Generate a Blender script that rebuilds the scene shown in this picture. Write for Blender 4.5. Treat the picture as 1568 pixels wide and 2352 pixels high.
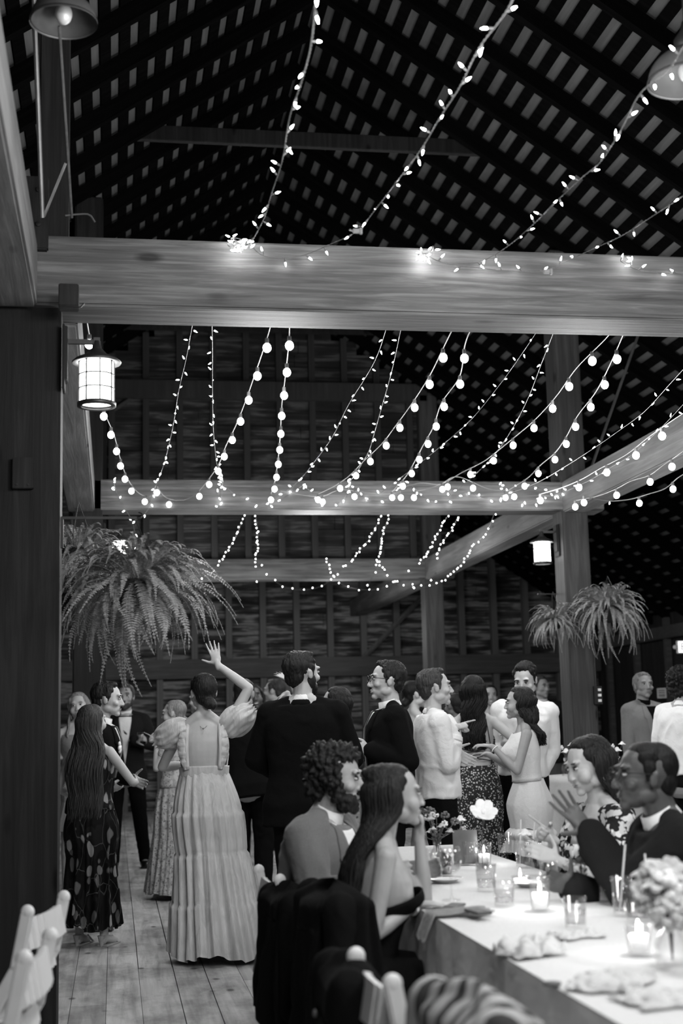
import bpy, bmesh, math, random
import numpy as np
from mathutils import Vector, Matrix, Euler, noise
from mathutils.bvhtree import BVHTree
R = math.radians
V = Vector
for o in list(bpy.data.objects): bpy.data.objects.remove(o)
SC = bpy.context.scene
C = SC.collection
# ---------------------------------------------------------------- camera
FPX = 3150.0
CAM = V((0, 0, 1.38))
YAW, PITCH, ROLL = R(9.5), R(8.88), R(1.4)
_f0 = V((math.sin(YAW), math.cos(YAW), 0))
_r0 = V((math.cos(YAW), -math.sin(YAW), 0))
_F = (_f0 * math.cos(PITCH) + V((0, 0, 1)) * math.sin(PITCH)).normalized()
_u0 = _r0.cross(_F)
_R = _r0 * math.cos(ROLL) - _u0 * math.sin(ROLL)
_U = _r0 * math.sin(ROLL) + _u0 * math.cos(ROLL)
cd = bpy.data.cameras.new('camera')
cam = bpy.data.objects.new('camera', cd); C.objects.link(cam)
cam.matrix_world = Matrix(((_R.x, _U.x, -_F.x, CAM.x), (_R.y, _U.y, -_F.y, CAM.y), (_R.z, _U.z, -_F.z, CAM.z), (0, 0, 0, 1)))
cd.sensor_fit = 'VERTICAL'; cd.sensor_height = 36.0; cd.lens = FPX / 2352 * 36
cd.clip_start = 0.05; cd.clip_end = 200
cd.dof.use_dof = True; cd.dof.focus_distance = 8.2; cd.dof.aperture_fstop = 2.3
SC.camera = cam
SC.view_settings.view_transform = 'Standard'; SC.view_settings.look = 'None'
SC.view_settings.gamma = 1; SC.view_settings.use_curve_mapping = False
SC.view_settings.exposure = 0.0
# ---------------------------------------------------------------- world: night
w = bpy.data.worlds.new('night'); SC.world = w; w.use_nodes = True
w.node_tree.nodes['Background'].inputs[0].default_value = (0.5, 0.5, 0.5, 1)
w.node_tree.nodes['Background'].inputs[1].default_value = 0.004
def lamp(loc, e, rad=0.05, name='fill_light'):
    l = bpy.data.lights.new(name, 'POINT'); l.energy = e; l.shadow_soft_size = rad
    l.color = (1, 1, 1)
    o = bpy.data.objects.new(name, l); C.objects.link(o); o.location = loc
    return o
# added fill lamps, standing in for the overhead strings of bulbs, bay by bay
# (nearest bay is over the photographer, its strings reach in from the frame's top)
for (x, y, z, e) in [(0.6, -1.6, 3.3, 16), (2.8, -1.2, 3.3, 20), (0.9, 1.4, 3.2, 30), (2.8, 2.0, 3.2, 30), (1.7, 2.9, 2.9, 8), (1.0, 4.0, 3.1, 22), (2.8, 4.4, 3.1, 22),
                     (0.9, 7.8, 3.1, 16), (2.9, 8.0, 3.1, 16), (1.2, 9.8, 3.0, 16), (3.2, 10.2, 3.0, 14), (5.6, 9.0, 3.0, 12), (5.6, 12.8, 3.0, 10),
                     (1.0, 11.5, 2.95, 4), (3.2, 11.6, 2.95, 4), (1.2, 17.4, 2.95, 4), (3.4, 17.4, 2.95, 4), (2.0, 13.6, 3.0, 12), (3.4, 15.6, 3.0, 10), (1.0, 17.0, 3.0, 9), (0.8, 19.6, 2.7, 10), (3.2, 19.8, 2.7, 10)]:
    lamp((x, y, z), e * 4.7, 0.25)
# ---------------------------------------------------------------- pixel helpers (real distance always given)
def ray(px, py): return _F + _R * ((px - 784) / FPX) - _U * ((py - 1176) / FPX)
def P(px, py, d): return CAM + ray(px, py) * d
def PY(px, py, Y): r = ray(px, py); return CAM + r * (Y / r.y)
def PZ(px, py, z): r = ray(px, py); return CAM + r * ((z - CAM.z) / r.z)
def PX_(px, py, X): r = ray(px, py); return CAM + r * (X / r.x)
def horizon(px): return 1668 - 0.0244 * (px - 784)
def ground(px, d):
    p = P(px, horizon(px), d); return V((p.x, p.y, 0))
# ---------------------------------------------------------------- materials
def newmat(name):
    m = bpy.data.materials.new(name); m.use_nodes = True
    nt = m.node_tree; return m, nt, nt.nodes['Principled BSDF']
def N(nt, t, **kw):
    n = nt.nodes.new(t)
    for k, v in kw.items():
        if k in n.inputs.keys(): n.inputs[k].default_value = v
        else: setattr(n, k, v)
    return n
def g4(v): return (v, v, v, 1)
def ramp(nt, pts, interp='LINEAR'):
    r = nt.nodes.new('ShaderNodeValToRGB'); cr = r.color_ramp; cr.interpolation = interp
    while len(cr.elements) < len(pts): cr.elements.new(0.5)
    for e, (p, v) in zip(cr.elements, pts): e.position = p; e.color = g4(v)
    return r
def coord(nt, scale=(1, 1, 1), rot=(0, 0, 0), kind='Object'):
    tc = nt.nodes.new('ShaderNodeTexCoord'); mp = nt.nodes.new('ShaderNodeMapping')
    mp.inputs['Scale'].default_value = scale; mp.inputs['Rotation'].default_value = rot
    nt.links.new(tc.outputs[kind], mp.inputs[0]); return mp.outputs[0]
def addbump(nt, bs, sock, strength=0.3, dist=0.01):
    b = N(nt, 'ShaderNodeBump', Strength=strength, Distance=dist)
    nt.links.new(sock, b.inputs['Height']); nt.links.new(b.outputs[0], bs.inputs['Normal'])
def plain(name, g, rough=0.6, metal=0.0, var=0.15, scale=12, bump=0.1, spec=0.3, sheen=0.0):
    m, nt, bs = newmat(name)
    bs.inputs['Roughness'].default_value = rough; bs.inputs['Metallic'].default_value = metal
    bs.inputs['Specular IOR Level'].default_value = spec
    if sheen: bs.inputs['Sheen Weight'].default_value = sheen
    c = coord(nt)
    n = N(nt, 'ShaderNodeTexNoise', Scale=scale, Detail=5.0)
    nt.links.new(c, n.inputs['Vector'])
    r = ramp(nt, [(0.3, g * (1 - var)), (0.7, g * (1 + var))])
    nt.links.new(n.outputs[0], r.inputs[0]); nt.links.new(r.outputs[0], bs.inputs['Base Color'])
    if bump: addbump(nt, bs, n.outputs[0], bump, 0.01)
    return m
def fabric(name, g, weave=260, wr=14, rough=0.85, var=0.12, sheen=0.15, wstr=0.35):
    """woven cloth: fine weave plus soft wrinkles"""
    m, nt, bs = newmat(name); bs.inputs['Roughness'].default_value = rough
    bs.inputs['Specular IOR Level'].default_value = 0.06
    bs.inputs['Sheen Weight'].default_value = sheen
    c = coord(nt)
    n = N(nt, 'ShaderNodeTexNoise', Scale=float(weave), Detail=2.0); nt.links.new(c, n.inputs['Vector'])
    n2 = N(nt, 'ShaderNodeTexNoise', Scale=float(wr), Detail=3.0, Distortion=0.6); nt.links.new(c, n2.inputs['Vector'])
    r = ramp(nt, [(0.3, g * (1 - var)), (0.7, g * (1 + var))])
    nt.links.new(n.outputs[0], r.inputs[0]); nt.links.new(r.outputs[0], bs.inputs['Base Color'])
    addbump(nt, bs, n2.outputs[0], wstr, 0.03)
    return m
def wood(name, g, axis='X', var=0.5, rough=0.65, knots=True, s=1.0, spec=0.3):
    m, nt, bs = newmat(name); bs.inputs['Roughness'].default_value = rough
    bs.inputs['Specular IOR Level'].default_value = spec
    sc = {'X': (0.7, 14, 14), 'Y': (14, 0.7, 14), 'Z': (14, 14, 0.7)}[axis]
    c = coord(nt, tuple(q * s for q in sc))
    n = N(nt, 'ShaderNodeTexNoise', Scale=1.6, Detail=9.0, Roughness=0.62, Distortion=0.5); nt.links.new(c, n.inputs['Vector'])
    n2 = N(nt, 'ShaderNodeTexNoise', Scale=0.9, Detail=3.0); nt.links.new(coord(nt), n2.inputs['Vector'])
    mx = N(nt, 'ShaderNodeMath', operation='ADD'); nt.links.new(n.outputs[0], mx.inputs[0])
    mm = N(nt, 'ShaderNodeMath', operation='MULTIPLY'); mm.inputs[1].default_value = 0.7
    nt.links.new(n2.outputs[0], mm.inputs[0]); nt.links.new(mm.outputs[0], mx.inputs[1])
    r = ramp(nt, [(0.55, g * (1 - var)), (0.85, g), (1.12, g * (1 + var))])
    nt.links.new(mx.outputs[0], r.inputs[0])
    out = r.outputs[0]
    if knots:
        kc = coord(nt, tuple({0.7: 1.6, 14: 4.2}[q] for q in sc))
        vo = N(nt, 'ShaderNodeTexVoronoi', Scale=1.0); nt.links.new(kc, vo.inputs['Vector'])
        kr = ramp(nt, [(0.06, 0.12), (0.13, 1.0)]); nt.links.new(vo.outputs['Distance'], kr.inputs[0])
        mix = nt.nodes.new('ShaderNodeMix'); mix.data_type = 'RGBA'; mix.blend_type = 'MULTIPLY'
        mix.inputs['Factor'].default_value = 0.8
        nt.links.new(out, mix.inputs['A']); nt.links.new(kr.outputs[0], mix.inputs['B']); out = mix.outputs['Result']
    nt.links.new(out, bs.inputs['Base Color'])
    addbump(nt, bs, n.outputs[0], 0.35, 0.01)
    return m
def emit(name, s, base=0.9):
    m, nt, bs = newmat(name); bs.inputs['Base Color'].default_value = g4(base)
    bs.inputs['Emission Color'].default_value = g4(1); bs.inputs['Emission Strength'].default_value = s
    return m
def glassm(name, rough=0.02, g=0.95, ior=1.45):
    m, nt, bs = newmat(name); bs.inputs['Base Color'].default_value = g4(g)
    bs.inputs['Transmission Weight'].default_value = 1; bs.inputs['Roughness'].default_value = rough
    bs.inputs['IOR'].default_value = ior
    return m
# ---------------------------------------------------------------- mesh helpers
def link(name, me, mat=None, parent=None, smooth=False, loc=None):
    o = bpy.data.objects.new(name, me); C.objects.link(o)
    if mat: me.materials.append(mat)
    if smooth:
        me.polygons.foreach_set('use_smooth', [True] * len(me.polygons))
    if parent: o.parent = parent
    if loc is not None: o.location = loc
    return o
def obj(name, bm, mat=None, parent=None, smooth=False, loc=None):
    bmesh.ops.recalc_face_normals(bm, faces=bm.faces)
    me = bpy.data.meshes.new(name); bm.to_mesh(me); bm.free()
    return link(name, me, mat, parent, smooth, loc)
def empty(name, loc=(0, 0, 0), rz=0.0):
    o = bpy.data.objects.new(name, None); C.objects.link(o); o.location = loc; o.rotation_euler = (0, 0, rz)
    o.empty_display_size = 0.1; return o
def tag(o, label, cat, group=None, kind=None):
    o['label'] = label; o['category'] = cat
    if group: o['group'] = group
    if kind: o['kind'] = kind
    return o
def struct(o, label=None, cat=None):
    o['kind'] = 'structure'
    if label: o['label'] = label
    if cat: o['category'] = cat
    return o
def box(bm, c, s, rot=None, bev=0.0):
    m = Matrix.Translation(c) @ (rot.to_4x4() if rot is not None else Matrix.Identity(4)) @ Matrix.Diagonal((s[0], s[1], s[2], 1))
    r = bmesh.ops.create_cube(bm, size=1.0, matrix=m)
    if bev:
        es = list({e for v in r['verts'] for e in v.link_edges})
        bmesh.ops.bevel(bm, geom=es, offset=bev, segments=2, affect='EDGES')
def dirmat(d, up=V((0, 0, 1))):
    z = V(d).normalized(); x = up.cross(z)
    if x.length < 1e-4: x = V((1, 0, 0)).cross(z)
    x.normalize(); y = z.cross(x)
    return Matrix((x, y, z)).transposed()
def tube(bm, pts, rad, seg=8, cap=True):
    """tube through points; rad number or list"""
    pts = [V(p) for p in pts]; n = len(pts)
    rs = rad if isinstance(rad, (list, tuple)) else [rad] * n
    rings = []; px = None
    for i, p in enumerate(pts):
        t = (pts[min(i + 1, n - 1)] - pts[max(i - 1, 0)]).normalized()
        if px is None: m = dirmat(t); x = m.col[0].copy()
        else:
            x = px - t * px.dot(t)
            if x.length < 1e-5: x = dirmat(t).col[0].copy()
            x.normalize()
        y = t.cross(x); px = x
        rings.append([bm.verts.new(p + (x * math.cos(a) + y * math.sin(a)) * rs[i]) for a in [2 * math.pi * k / seg for k in range(seg)]])
    for a, b in zip(rings, rings[1:]):
        for k in range(seg): bm.faces.new((a[k], a[(k + 1) % seg], b[(k + 1) % seg], b[k]))
    if cap:
        try: bm.faces.new(rings[0][::-1]); bm.faces.new(rings[-1])
        except Exception: pass
def lathe(bm, prof, seg=24, c=(0, 0, 0), cap=True):
    c = V(c); rings = []
    for r, z in prof:
        rings.append([bm.verts.new(c + V((max(r, 1e-4) * math.cos(2 * math.pi * k / seg), max(r, 1e-4) * math.sin(2 * math.pi * k / seg), z))) for k in range(seg)])
    for a, b in zip(rings, rings[1:]):
        for k in range(seg): bm.faces.new((a[k], a[(k + 1) % seg], b[(k + 1) % seg], b[k]))
    if cap: bm.faces.new(rings[0][::-1]); bm.faces.new(rings[-1])
def ell(bm, c, r, rot=None, u=16, v=12):
    m = Matrix.Translation(c) @ (rot.to_4x4() if rot is not None else Matrix.Identity(4)) @ Matrix.Diagonal((r[0], r[1], r[2], 1))
    bmesh.ops.create_uvsphere(bm, u_segments=u, v_segments=v, radius=1.0, matrix=m)
def cone(bm, a, b, ra, rb, sx=1.0, side=None, seg=12, capr=True):
    """tapered capsule a->b, cross-section scaled sx along side"""
    a = V(a); b = V(b); d = b - a; L = max(d.length, 1e-4)
    m = dirmat(d, side if side is not None else V((0, 0, 1)))
    # with side given as 'up', col[0] is perpendicular to side, col[1] along side
    rings = []; prof = []
    if capr: prof += [(-ra * math.cos(t), ra * math.sin(t)) for t in (0.15, 0.6, 1.1)]
    prof += [(L * q, ra + (rb - ra) * q) for q in (0, 0.25, 0.5, 0.75, 1)]
    if capr: prof += [(L + rb * math.cos(t), rb * math.sin(t)) for t in (1.1, 0.6, 0.15)]
    for h, r in prof:
        rings.append([bm.verts.new(a + m @ V((r * sx * math.cos(2 * math.pi * k / seg), r * math.sin(2 * math.pi * k / seg), h))) for k in range(seg)])
    for p, q in zip(rings, rings[1:]):
        for k in range(seg): bm.faces.new((p[k], p[(k + 1) % seg], q[(k + 1) % seg], q[k]))
    bm.faces.new(rings[0][::-1]); bm.faces.new(rings[-1])
def spline(pts, n):
    """Catmull-Rom through pts, n samples evenly by length"""
    pts = [V(p) for p in pts]
    if len(pts) == 2: dense = [pts[0].lerp(pts[1], i / 60) for i in range(61)]
    else:
        q = [pts[0] * 2 - pts[1]] + pts + [pts[-1] * 2 - pts[-2]]; dense = []
        for i in range(1, len(q) - 2):
            for k in range(24):
                t = k / 24; a, b, c, d = q[i - 1], q[i], q[i + 1], q[i + 2]
                dense.append(0.5 * ((2 * b) + (c - a) * t + (2 * a - 5 * b + 4 * c - d) * t * t + (3 * b - a - 3 * c + d) * t ** 3))
        dense.append(pts[-1])
    L = [0.0]
    for a, b in zip(dense, dense[1:]): L.append(L[-1] + (b - a).length)
    out = []; j = 0
    for i in range(n):
        s = L[-1] * i / (n - 1)
        while j < len(L) - 2 and L[j + 1] < s: j += 1
        t = (s - L[j]) / max(L[j + 1] - L[j], 1e-9); out.append(dense[j].lerp(dense[j + 1], min(max(t, 0), 1)))
    return out, L[-1]
def copyo(o, parent=None, loc=None, rot=None, scale=None):
    c = o.copy(); C.objects.link(c)
    if parent: c.parent = parent
    if loc is not None: c.location = loc
    if rot is not None: c.rotation_mode = 'QUATERNION' if not isinstance(rot, (tuple, Euler)) else 'XYZ'
    if rot is not None:
        if c.rotation_mode == 'QUATERNION': c.rotation_quaternion = rot
        else: c.rotation_euler = rot
    if scale is not None: c.scale = (scale,) * 3 if isinstance(scale, (int, float)) else scale
    return c
# ================================================================ THE BARN
XL, XR = -0.24, 4.35            # inner post rows (centre lines)
ROWS = [0.25, 6.33, 12.45, 18.4]
WALL_Y = 24.6; XW0, XW1 = -4.9, 8.9
BZ0, BZ1 = 3.36, 3.66           # tie beams
RX, RZ, TAN = 1.78, 7.85, 0.67  # ridge and pitch
m_post = wood('dark_post_wood', 0.017, 'Z', 0.45, spec=0.1)
m_post2 = wood('bulb_lit_post_wood', 0.05, 'Z', 0.45, spec=0.1)  # paler copy of the post wood, light from the bulbs put into its colour
m_beam = wood('beam_wood', 0.088, 'X', 0.7, s=1.7)
m_plate = wood('plate_wood', 0.12, 'Y', 0.45)
m_raft = wood('rafter_wood', 0.003, 'X', 0.4, knots=False, spec=0.0)
m_shing = wood('shingle_wood', 0.07, 'Y', 0.25, knots=False)
m_stud = wood('stud_wood', 0.11, 'Z', 0.4, knots=False)
m_girt = wood('girt_wood', 0.065, 'X', 0.4, knots=False)
m_iron = plain('black_iron', 0.03, 0.5, 0.6)
m_steel = plain('grey_steel', 0.16, 0.5, 0.6)
# floor: wide worn planks, one mesh
def floor_mat():
    m, nt, bs = newmat('worn_floor_planks'); bs.inputs['Roughness'].default_value = 0.6
    bs.inputs['Specular IOR Level'].default_value = 0.3
    c = coord(nt, (9, 0.55, 9))
    n = N(nt, 'ShaderNodeTexNoise', Scale=1.8, Detail=9.0, Roughness=0.6, Distortion=0.4); nt.links.new(c, n.inputs['Vector'])
    big = N(nt, 'ShaderNodeTexNoise', Scale=2.2, Detail=6.0, Roughness=0.65); nt.links.new(coord(nt, (1.4, 0.8, 1)), big.inputs['Vector'])
    r = ramp(nt, [(0.25, 0.22), (0.5, 0.44), (0.75, 0.58)]); nt.links.new(n.outputs[0], r.inputs[0])
    rb = ramp(nt, [(0.36, 0.5), (0.56, 1.0)]); nt.links.new(big.outputs[0], rb.inputs[0])
    vo = N(nt, 'ShaderNodeTexVoronoi', Scale=1.0); nt.links.new(coord(nt, (5.4, 3.1, 1)), vo.inputs['Vector'])
    kr = ramp(nt, [(0.07, 0.18), (0.14, 1.0)]); nt.links.new(vo.outputs['Distance'], kr.inputs[0])
    at = nt.nodes.new('ShaderNodeAttribute'); at.attribute_name = 'tone'
    out = r.outputs[0]
    for s, f in ((rb.outputs[0], 1.0), (kr.outputs[0], 0.85), (at.outputs['Fac'], 1.0)):
        mix = nt.nodes.new('ShaderNodeMix'); mix.data_type = 'RGBA'; mix.blend_type = 'MULTIPLY'; mix.inputs['Factor'].default_value = f
        nt.links.new(out, mix.inputs['A']); nt.links.new(s, mix.inputs['B']); out = mix.outputs['Result']
    nt.links.new(out, bs.inputs['Base Color']); addbump(nt, bs, n.outputs[0], 0.3, 0.01)
    return m
rnd = random.Random(3)
bm = bmesh.new(); tones = []
x = XW0
while x < XW1:
    wd = rnd.choice((0.17, 0.18, 0.19, 0.2)); y = -3.0 + rnd.random() * 2 - 2
    while y < WALL_Y:
        L = rnd.uniform(2.4, 4.2); t = rnd.uniform(0.78, 1.12); g = rnd.choice((0.0025, 0.003, 0.007))
        n0 = len(bm.faces); box(bm, (x + wd / 2, y + L / 2, -0.02), (wd - g, L - 0.005, 0.04)); tones += [t] * (len(bm.faces) - n0)
        y += L
    x += wd
me = bpy.data.meshes.new('floor'); bm.to_mesh(me); bm.free()
at = me.attributes.new('tone', 'FLOAT', 'FACE'); at.data.foreach_set('value', tones)
struct(link('floor', me, floor_mat()))
bm = bmesh.new(); box(bm, (2, 10.5, -0.09), (14.6, 30, 0.08)); struct(obj('floor_subfloor', bm, m_raft))
# roof
cl = math.hypot(1, TAN)
def roof_z(x): return RZ - abs(x - RX) * TAN
bm = bmesh.new()
for sg, xe in ((-1, XW0), (1, XW1)):
    ze = roof_z(xe)
    for t0, t1 in ((0.02, 0.08),):
        vs = [bm.verts.new((px_, py_, pz_ + t)) for t in (t0, t1) for (px_, pz_) in ((RX, RZ), (xe, ze)) for py_ in (-3, WALL_Y + .2)]
        bmesh.ops.convex_hull(bm, input=vs)
roof = struct(obj('ceiling', bm, m_shing))
b0 = bmesh.new(); box(b0, (0, 0, 0), (0.098, WALL_Y + 3, 0.022)); bat = obj('batten', b0, m_raft, roof)
first = True
for sg, xe in ((-1, XW0), (1, XW1)):
    k = 0
    while True:
        xx = RX + sg * (0.06 + k * 0.15); k += 1
        if (xx - xe) * sg > 0: break
        q = bat if first else copyo(bat, roof); first = False
        q.location = (xx, (WALL_Y - 3) / 2, roof_z(xx) + 0.005); q.rotation_euler = (0, sg * math.atan(TAN), 0)
for sg, xe in ((-1, XW0), (1, XW1)):
    L = abs(xe - RX) * cl
    b0 = bmesh.new(); box(b0, (0, 0, 0), (L, 0.075, 0.13)); rf = obj('rafter', b0, m_raft, roof)
    first = True; y = -1.2
    while y < WALL_Y:
        q = rf if first else copyo(rf, roof); first = False
        q.location = ((xe + RX) / 2, y, (RZ + roof_z(xe)) / 2 - 0.085); q.rotation_euler = (0, sg * math.atan(TAN), 0)
        y += 0.72
# collars
for i, y in enumerate((11.9, 17.9)):
    bm = bmesh.new(); box(bm, (RX, y, 6.75), (3.5, 0.07, 0.14), bev=0.006); o = obj('collar_beam', bm, m_post)
    struct(o, 'horizontal collar high across the rafters, ' + ('nearer one' if i == 0 else 'farther one'), 'collar beam')
# tie beams, plates, posts
def timber(name, c, s, mat, label, cat, bev=0.012):
    bm = bmesh.new(); box(bm, (0, 0, 0), s, bev=bev)
    o = obj(name, bm, mat, loc=c); struct(o, label, cat); return o
lbl = ['tie beam overhead nearest the photographer', 'long tie beam with clusters of small lights along its top', 'second tie beam crossing behind the draped strings of globes', 'third tie beam in front of the plank wall']
for i, y in enumerate(ROWS):
    x1 = XW1 if i < 2 else XR + 0.15
    t = timber('tie_beam', ((XL - 0.0 + x1) / 2, y + 0.15, (BZ0 + BZ1) / 2 + (0.3 if i == 0 else 0.025 if i == 1 else 0)), (x1 - XL + 0.3 + (0.36 if i == 1 else 0), 0.30, BZ1 - BZ0 + (0.04 if i == 1 else -0.02)), m_beam, lbl[i], 'beam')
for i, (y0, y1) in enumerate(((-1.5, 6.33), (6.63, 12.45), (12.75, 18.4), (18.7, WALL_Y))):
    for j, x in enumerate((XL, XR)):
        timber('plate_beam', (x - (0.24 if (i, j) == (0, 0) else 0.06 if j == 0 else 0), (y0 + y1) / 2, 3.5), (0.24, y1 - y0, 0.30), m_plate,
               ['lengthwise plate beam over the first bay', 'lengthwise plate beam over the dancers', 'lengthwise plate beam in the third bay', 'lengthwise plate beam at the plank wall'][i] + (', post side by the big fern' if j == 0 else ', post side by the paired ferns'), 'beam')
for j, x in enumerate((XL, XR)):
    for i, y in enumerate(ROWS[1:]):
        if j == 1 and i == 0: continue
        top = BZ0 + 0.02 if (j == 0 and i == 0) else roof_z(x) - 0.15
        lb = (['thick dark timber post carrying the large lantern and large fern', 'timber post behind the large hanging fern', 'rearmost timber post on the big fern side'],
              ['', 'timber post with a lantern and two hanging ferns', 'timber post at the end of the third tie beam'])[j][i]
        wx = 0.40 if (j == 0 and i == 0) else 0.26
        cx = x - 0.21 if (j == 0 and i == 0) else x
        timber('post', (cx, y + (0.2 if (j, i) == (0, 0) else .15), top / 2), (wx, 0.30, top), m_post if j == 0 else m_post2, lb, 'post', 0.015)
# back wall: rough boards behind studs
def board_mat(name='rough_wall_boards', f=1.0):
    m, nt, bs = newmat(name); bs.inputs['Roughness'].default_value = 0.8
    c = coord(nt, (0.8, 1, 20))
    n = N(nt, 'ShaderNodeTexNoise', Scale=1.1, Detail=8.0, Roughness=0.6, Distortion=0.3); nt.links.new(c, n.inputs['Vector'])
    n2 = N(nt, 'ShaderNodeTexNoise', Scale=1.5, Detail=3.0); nt.links.new(coord(nt, (1.0, 1, 5)), n2.inputs['Vector'])
    mu = N(nt, 'ShaderNodeMath', operation='MULTIPLY'); nt.links.new(n.outputs[0], mu.inputs[0]); nt.links.new(n2.outputs[0], mu.inputs[1])
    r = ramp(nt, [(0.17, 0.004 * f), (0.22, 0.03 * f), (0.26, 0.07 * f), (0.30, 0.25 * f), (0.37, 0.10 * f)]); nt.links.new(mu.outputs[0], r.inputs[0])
    nt.links.new(r.outputs[0], bs.inputs['Base Color']); addbump(nt, bs, n.outputs[0], 0.6, 0.02); return m
m_board = board_mat()
bm = bmesh.new(); z = 0.0; rnd = random.Random(8)
while z < RZ:
    h = rnd.uniform(0.2, 0.3)
    x0 = XW0; x1 = XW1
    if z > 3.2:
        x0 = max(XW0, RX - (RZ - z) / TAN); x1 = min(XW1, RX + (RZ - z) / TAN)
    xx = x0
    while xx < x1:
        L = min(rnd.uniform(2.0, 3.6), x1 - xx)
        box(bm, (xx + L / 2, WALL_Y + 0.02, z + h / 2), (L - 0.008, 0.035, h + 0.01), Euler((R(rnd.uniform(2, 7)), R(rnd.uniform(-.25, .25)), 0)).to_matrix())
        xx += L
    z += h
struct(obj('wall_back', bm, m_board))
k = 0; x = XW0 + 0.2; b0 = bmesh.new(); box(b0, (0, 0, 0), (0.11, 0.14, 1)); st = obj('trim_stud', b0, m_stud); struct(st); fs = True
while x < XW1:
    zt = max(roof_z(x), 3.0)
    s = st if fs else copyo(st); fs = False
    s.location = (x, WALL_Y - 0.09, zt / 2); s.scale = (1, 1, zt); x += 0.61
for zz, hh in ((2.44, 0.34), (5.4, 0.22)):
    hw = (XW1 - XW0) if zz < 3 else 2 * (RZ - zz) / TAN
    cx = 2.0 if zz < 3 else RX
    timber('trim_girt', (cx, WALL_Y - 0.22, zz), (hw - 0.1, 0.16, hh), m_girt, None, None)
# diagonal brace on the back wall
bm = bmesh.new(); a = PY(835, 1510, WALL_Y - .2); b = PY(985, 1355, WALL_Y - .2); tube(bm, [a, b], 0.045, 4); struct(obj('trim_brace', bm, m_stud))
bm = bmesh.new(); a = PY(470, 1480, WALL_Y - .2); b = PY(560, 1545, WALL_Y - .2); tube(bm, [a, b], 0.045, 4); struct(obj('trim_brace', bm, m_stud))
# side walls: vertical boards
def vwall(name, x, sgn):
    bm = bmesh.new(); y = -3.0; rnd = random.Random(5)
    h = roof_z(x) + 0.02
    while y < WALL_Y:
        wd = rnd.uniform(0.22, 0.34)
        box(bm, (x + rnd.uniform(-.006, .006), y + wd / 2, h / 2), (0.03, wd - 0.01, h)); y += wd
    o = struct(obj(name, bm, wood(name + '_boards', 0.02, 'Z', 0.5, knots=False)))
vwall('wall_right', XW1, -1); vwall('wall_left', XW0, 1)
for i in range(9):
    timber('trim_stud', (XW1 - 0.08, 13.0 + i * 1.35, 1.5), (0.1, 0.12, 3.0), m_girt, None, None)
timber('trim_girt', (XW1 - 0.13, 15, 2.75), (0.14, 19, 0.2), m_girt, None, None)
timber('trim_girt', (XW0 + 0.13, 15, 2.75), (0.14, 19, 0.2), m_girt, None, None)
bm = bmesh.new(); box(bm, (2, -3.02, 4), (14, 0.05, 8)); struct(obj('wall_front', bm, m_girt))
# diagonal steel rod from the roof to the plate behind the lantern post
bm = bmesh.new(); tube(bm, [PY(1472, 750, 12.9), PY(1352, 1090, 12.9)], 0.014, 6)
tag(obj('tie_rod', bm, m_steel), 'thin diagonal rod rising from the lantern post toward the roof', 'rod')

timber('post', (XL - 0.06, 6.62, 5.05), (0.15, 0.16, 2.7), m_post, 'upright standing on the long tie beam above the large lantern', 'post')
bm = bmesh.new(); tube(bm, [P(77, -30, 6.0), P(97, 500, 6.25)], 0.011, 8); tag(obj('conduit_pipe', bm, m_steel), 'thin pale pipe running up above the beam end over the dark post', 'pipe')
bm = bmesh.new(); tube(bm, [P(100, 497, 6.3), P(150, 375, 6.3)], 0.008, 6); tube(bm, spline([P(150, 495, 6.25), P(180, 492, 6.25), P(205, 493, 6.25), P(218, 510, 6.25)], 10)[0], 0.004, 6)
tag(obj('cable', bm, m_steel), 'loose bent wire and short stay lying at the beam end', 'cable')
# iron angle block under the tie beam, block on the post face
b = empty('junction_box', P(158, 684, 6.28)); tag(b, 'metal junction box under the tie beam above the large lantern', 'electrical box')
bm = bmesh.new(); box(bm, (0, 0, 0), (0.09, 0.1, 0.105), bev=.004); obj('box_body', bm, m_post, b)
bm = bmesh.new(); tube(bm, spline([V((-.04, -.05, -.055)), V((0, -.05, -.06)), V((.05, -.05, -.06)), V((.07, -.05, -.04))], 12)[0], 0.004, 6); obj('cord', bm, m_iron, b)
b = empty('post_block', PY(53, 1088, 6.37)); tag(b, 'small wooden block screwed to the face of the thick dark post', 'wooden block')
bm = bmesh.new(); box(bm, (0, 0, 0), (0.095, 0.05, 0.145), bev=.003); obj('block', bm, m_post, b)
for dx in (-.025, .025):
    bm = bmesh.new(); lathe(bm, [(0, -.003), (.004, -.002), (.004, .004)], 10); o = obj('screw', bm, m_iron, b, loc=(dx, -.026, -.055)); o.rotation_euler = (R(90), 0, 0)

# boarded loft wall standing on the third tie beam, between the post rows and the roof
bm = bmesh.new(); z = BZ1 - .01; rnd = random.Random(18); PYW = ROWS[3] + .2
while z < RZ - .1:
    h = rnd.uniform(.17, .26); x0 = max(XL - 1.6, RX - (RZ - z - h) / TAN); x1 = min(XR + .12, RX + (RZ - z - h) / TAN); xx = x0
    while xx < x1 - .01:
        L = min(rnd.uniform(1.8, 3.2), x1 - xx); box(bm, (xx + L / 2, PYW, z + h / 2), (L - .008, .03, h + .01), Euler((R(rnd.uniform(2, 6)), R(rnd.uniform(-.25, .25)), 0)).to_matrix()); xx += L
    z += h
m_loft = board_mat('shaded_loft_boards', .28); struct(obj('wall_loft', bm, m_loft)); m_lstud = wood('shaded_loft_stud', .025, 'Z', .4, knots=False)  # loft boards and studs coloured darker to stand for shade above the lights
x = XL + .2; fs = True
bq = bmesh.new(); box(bq, (0, 0, 0), (.085, .09, 1)); st2 = obj('trim_loft_stud', bq, m_lstud); struct(st2)
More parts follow.
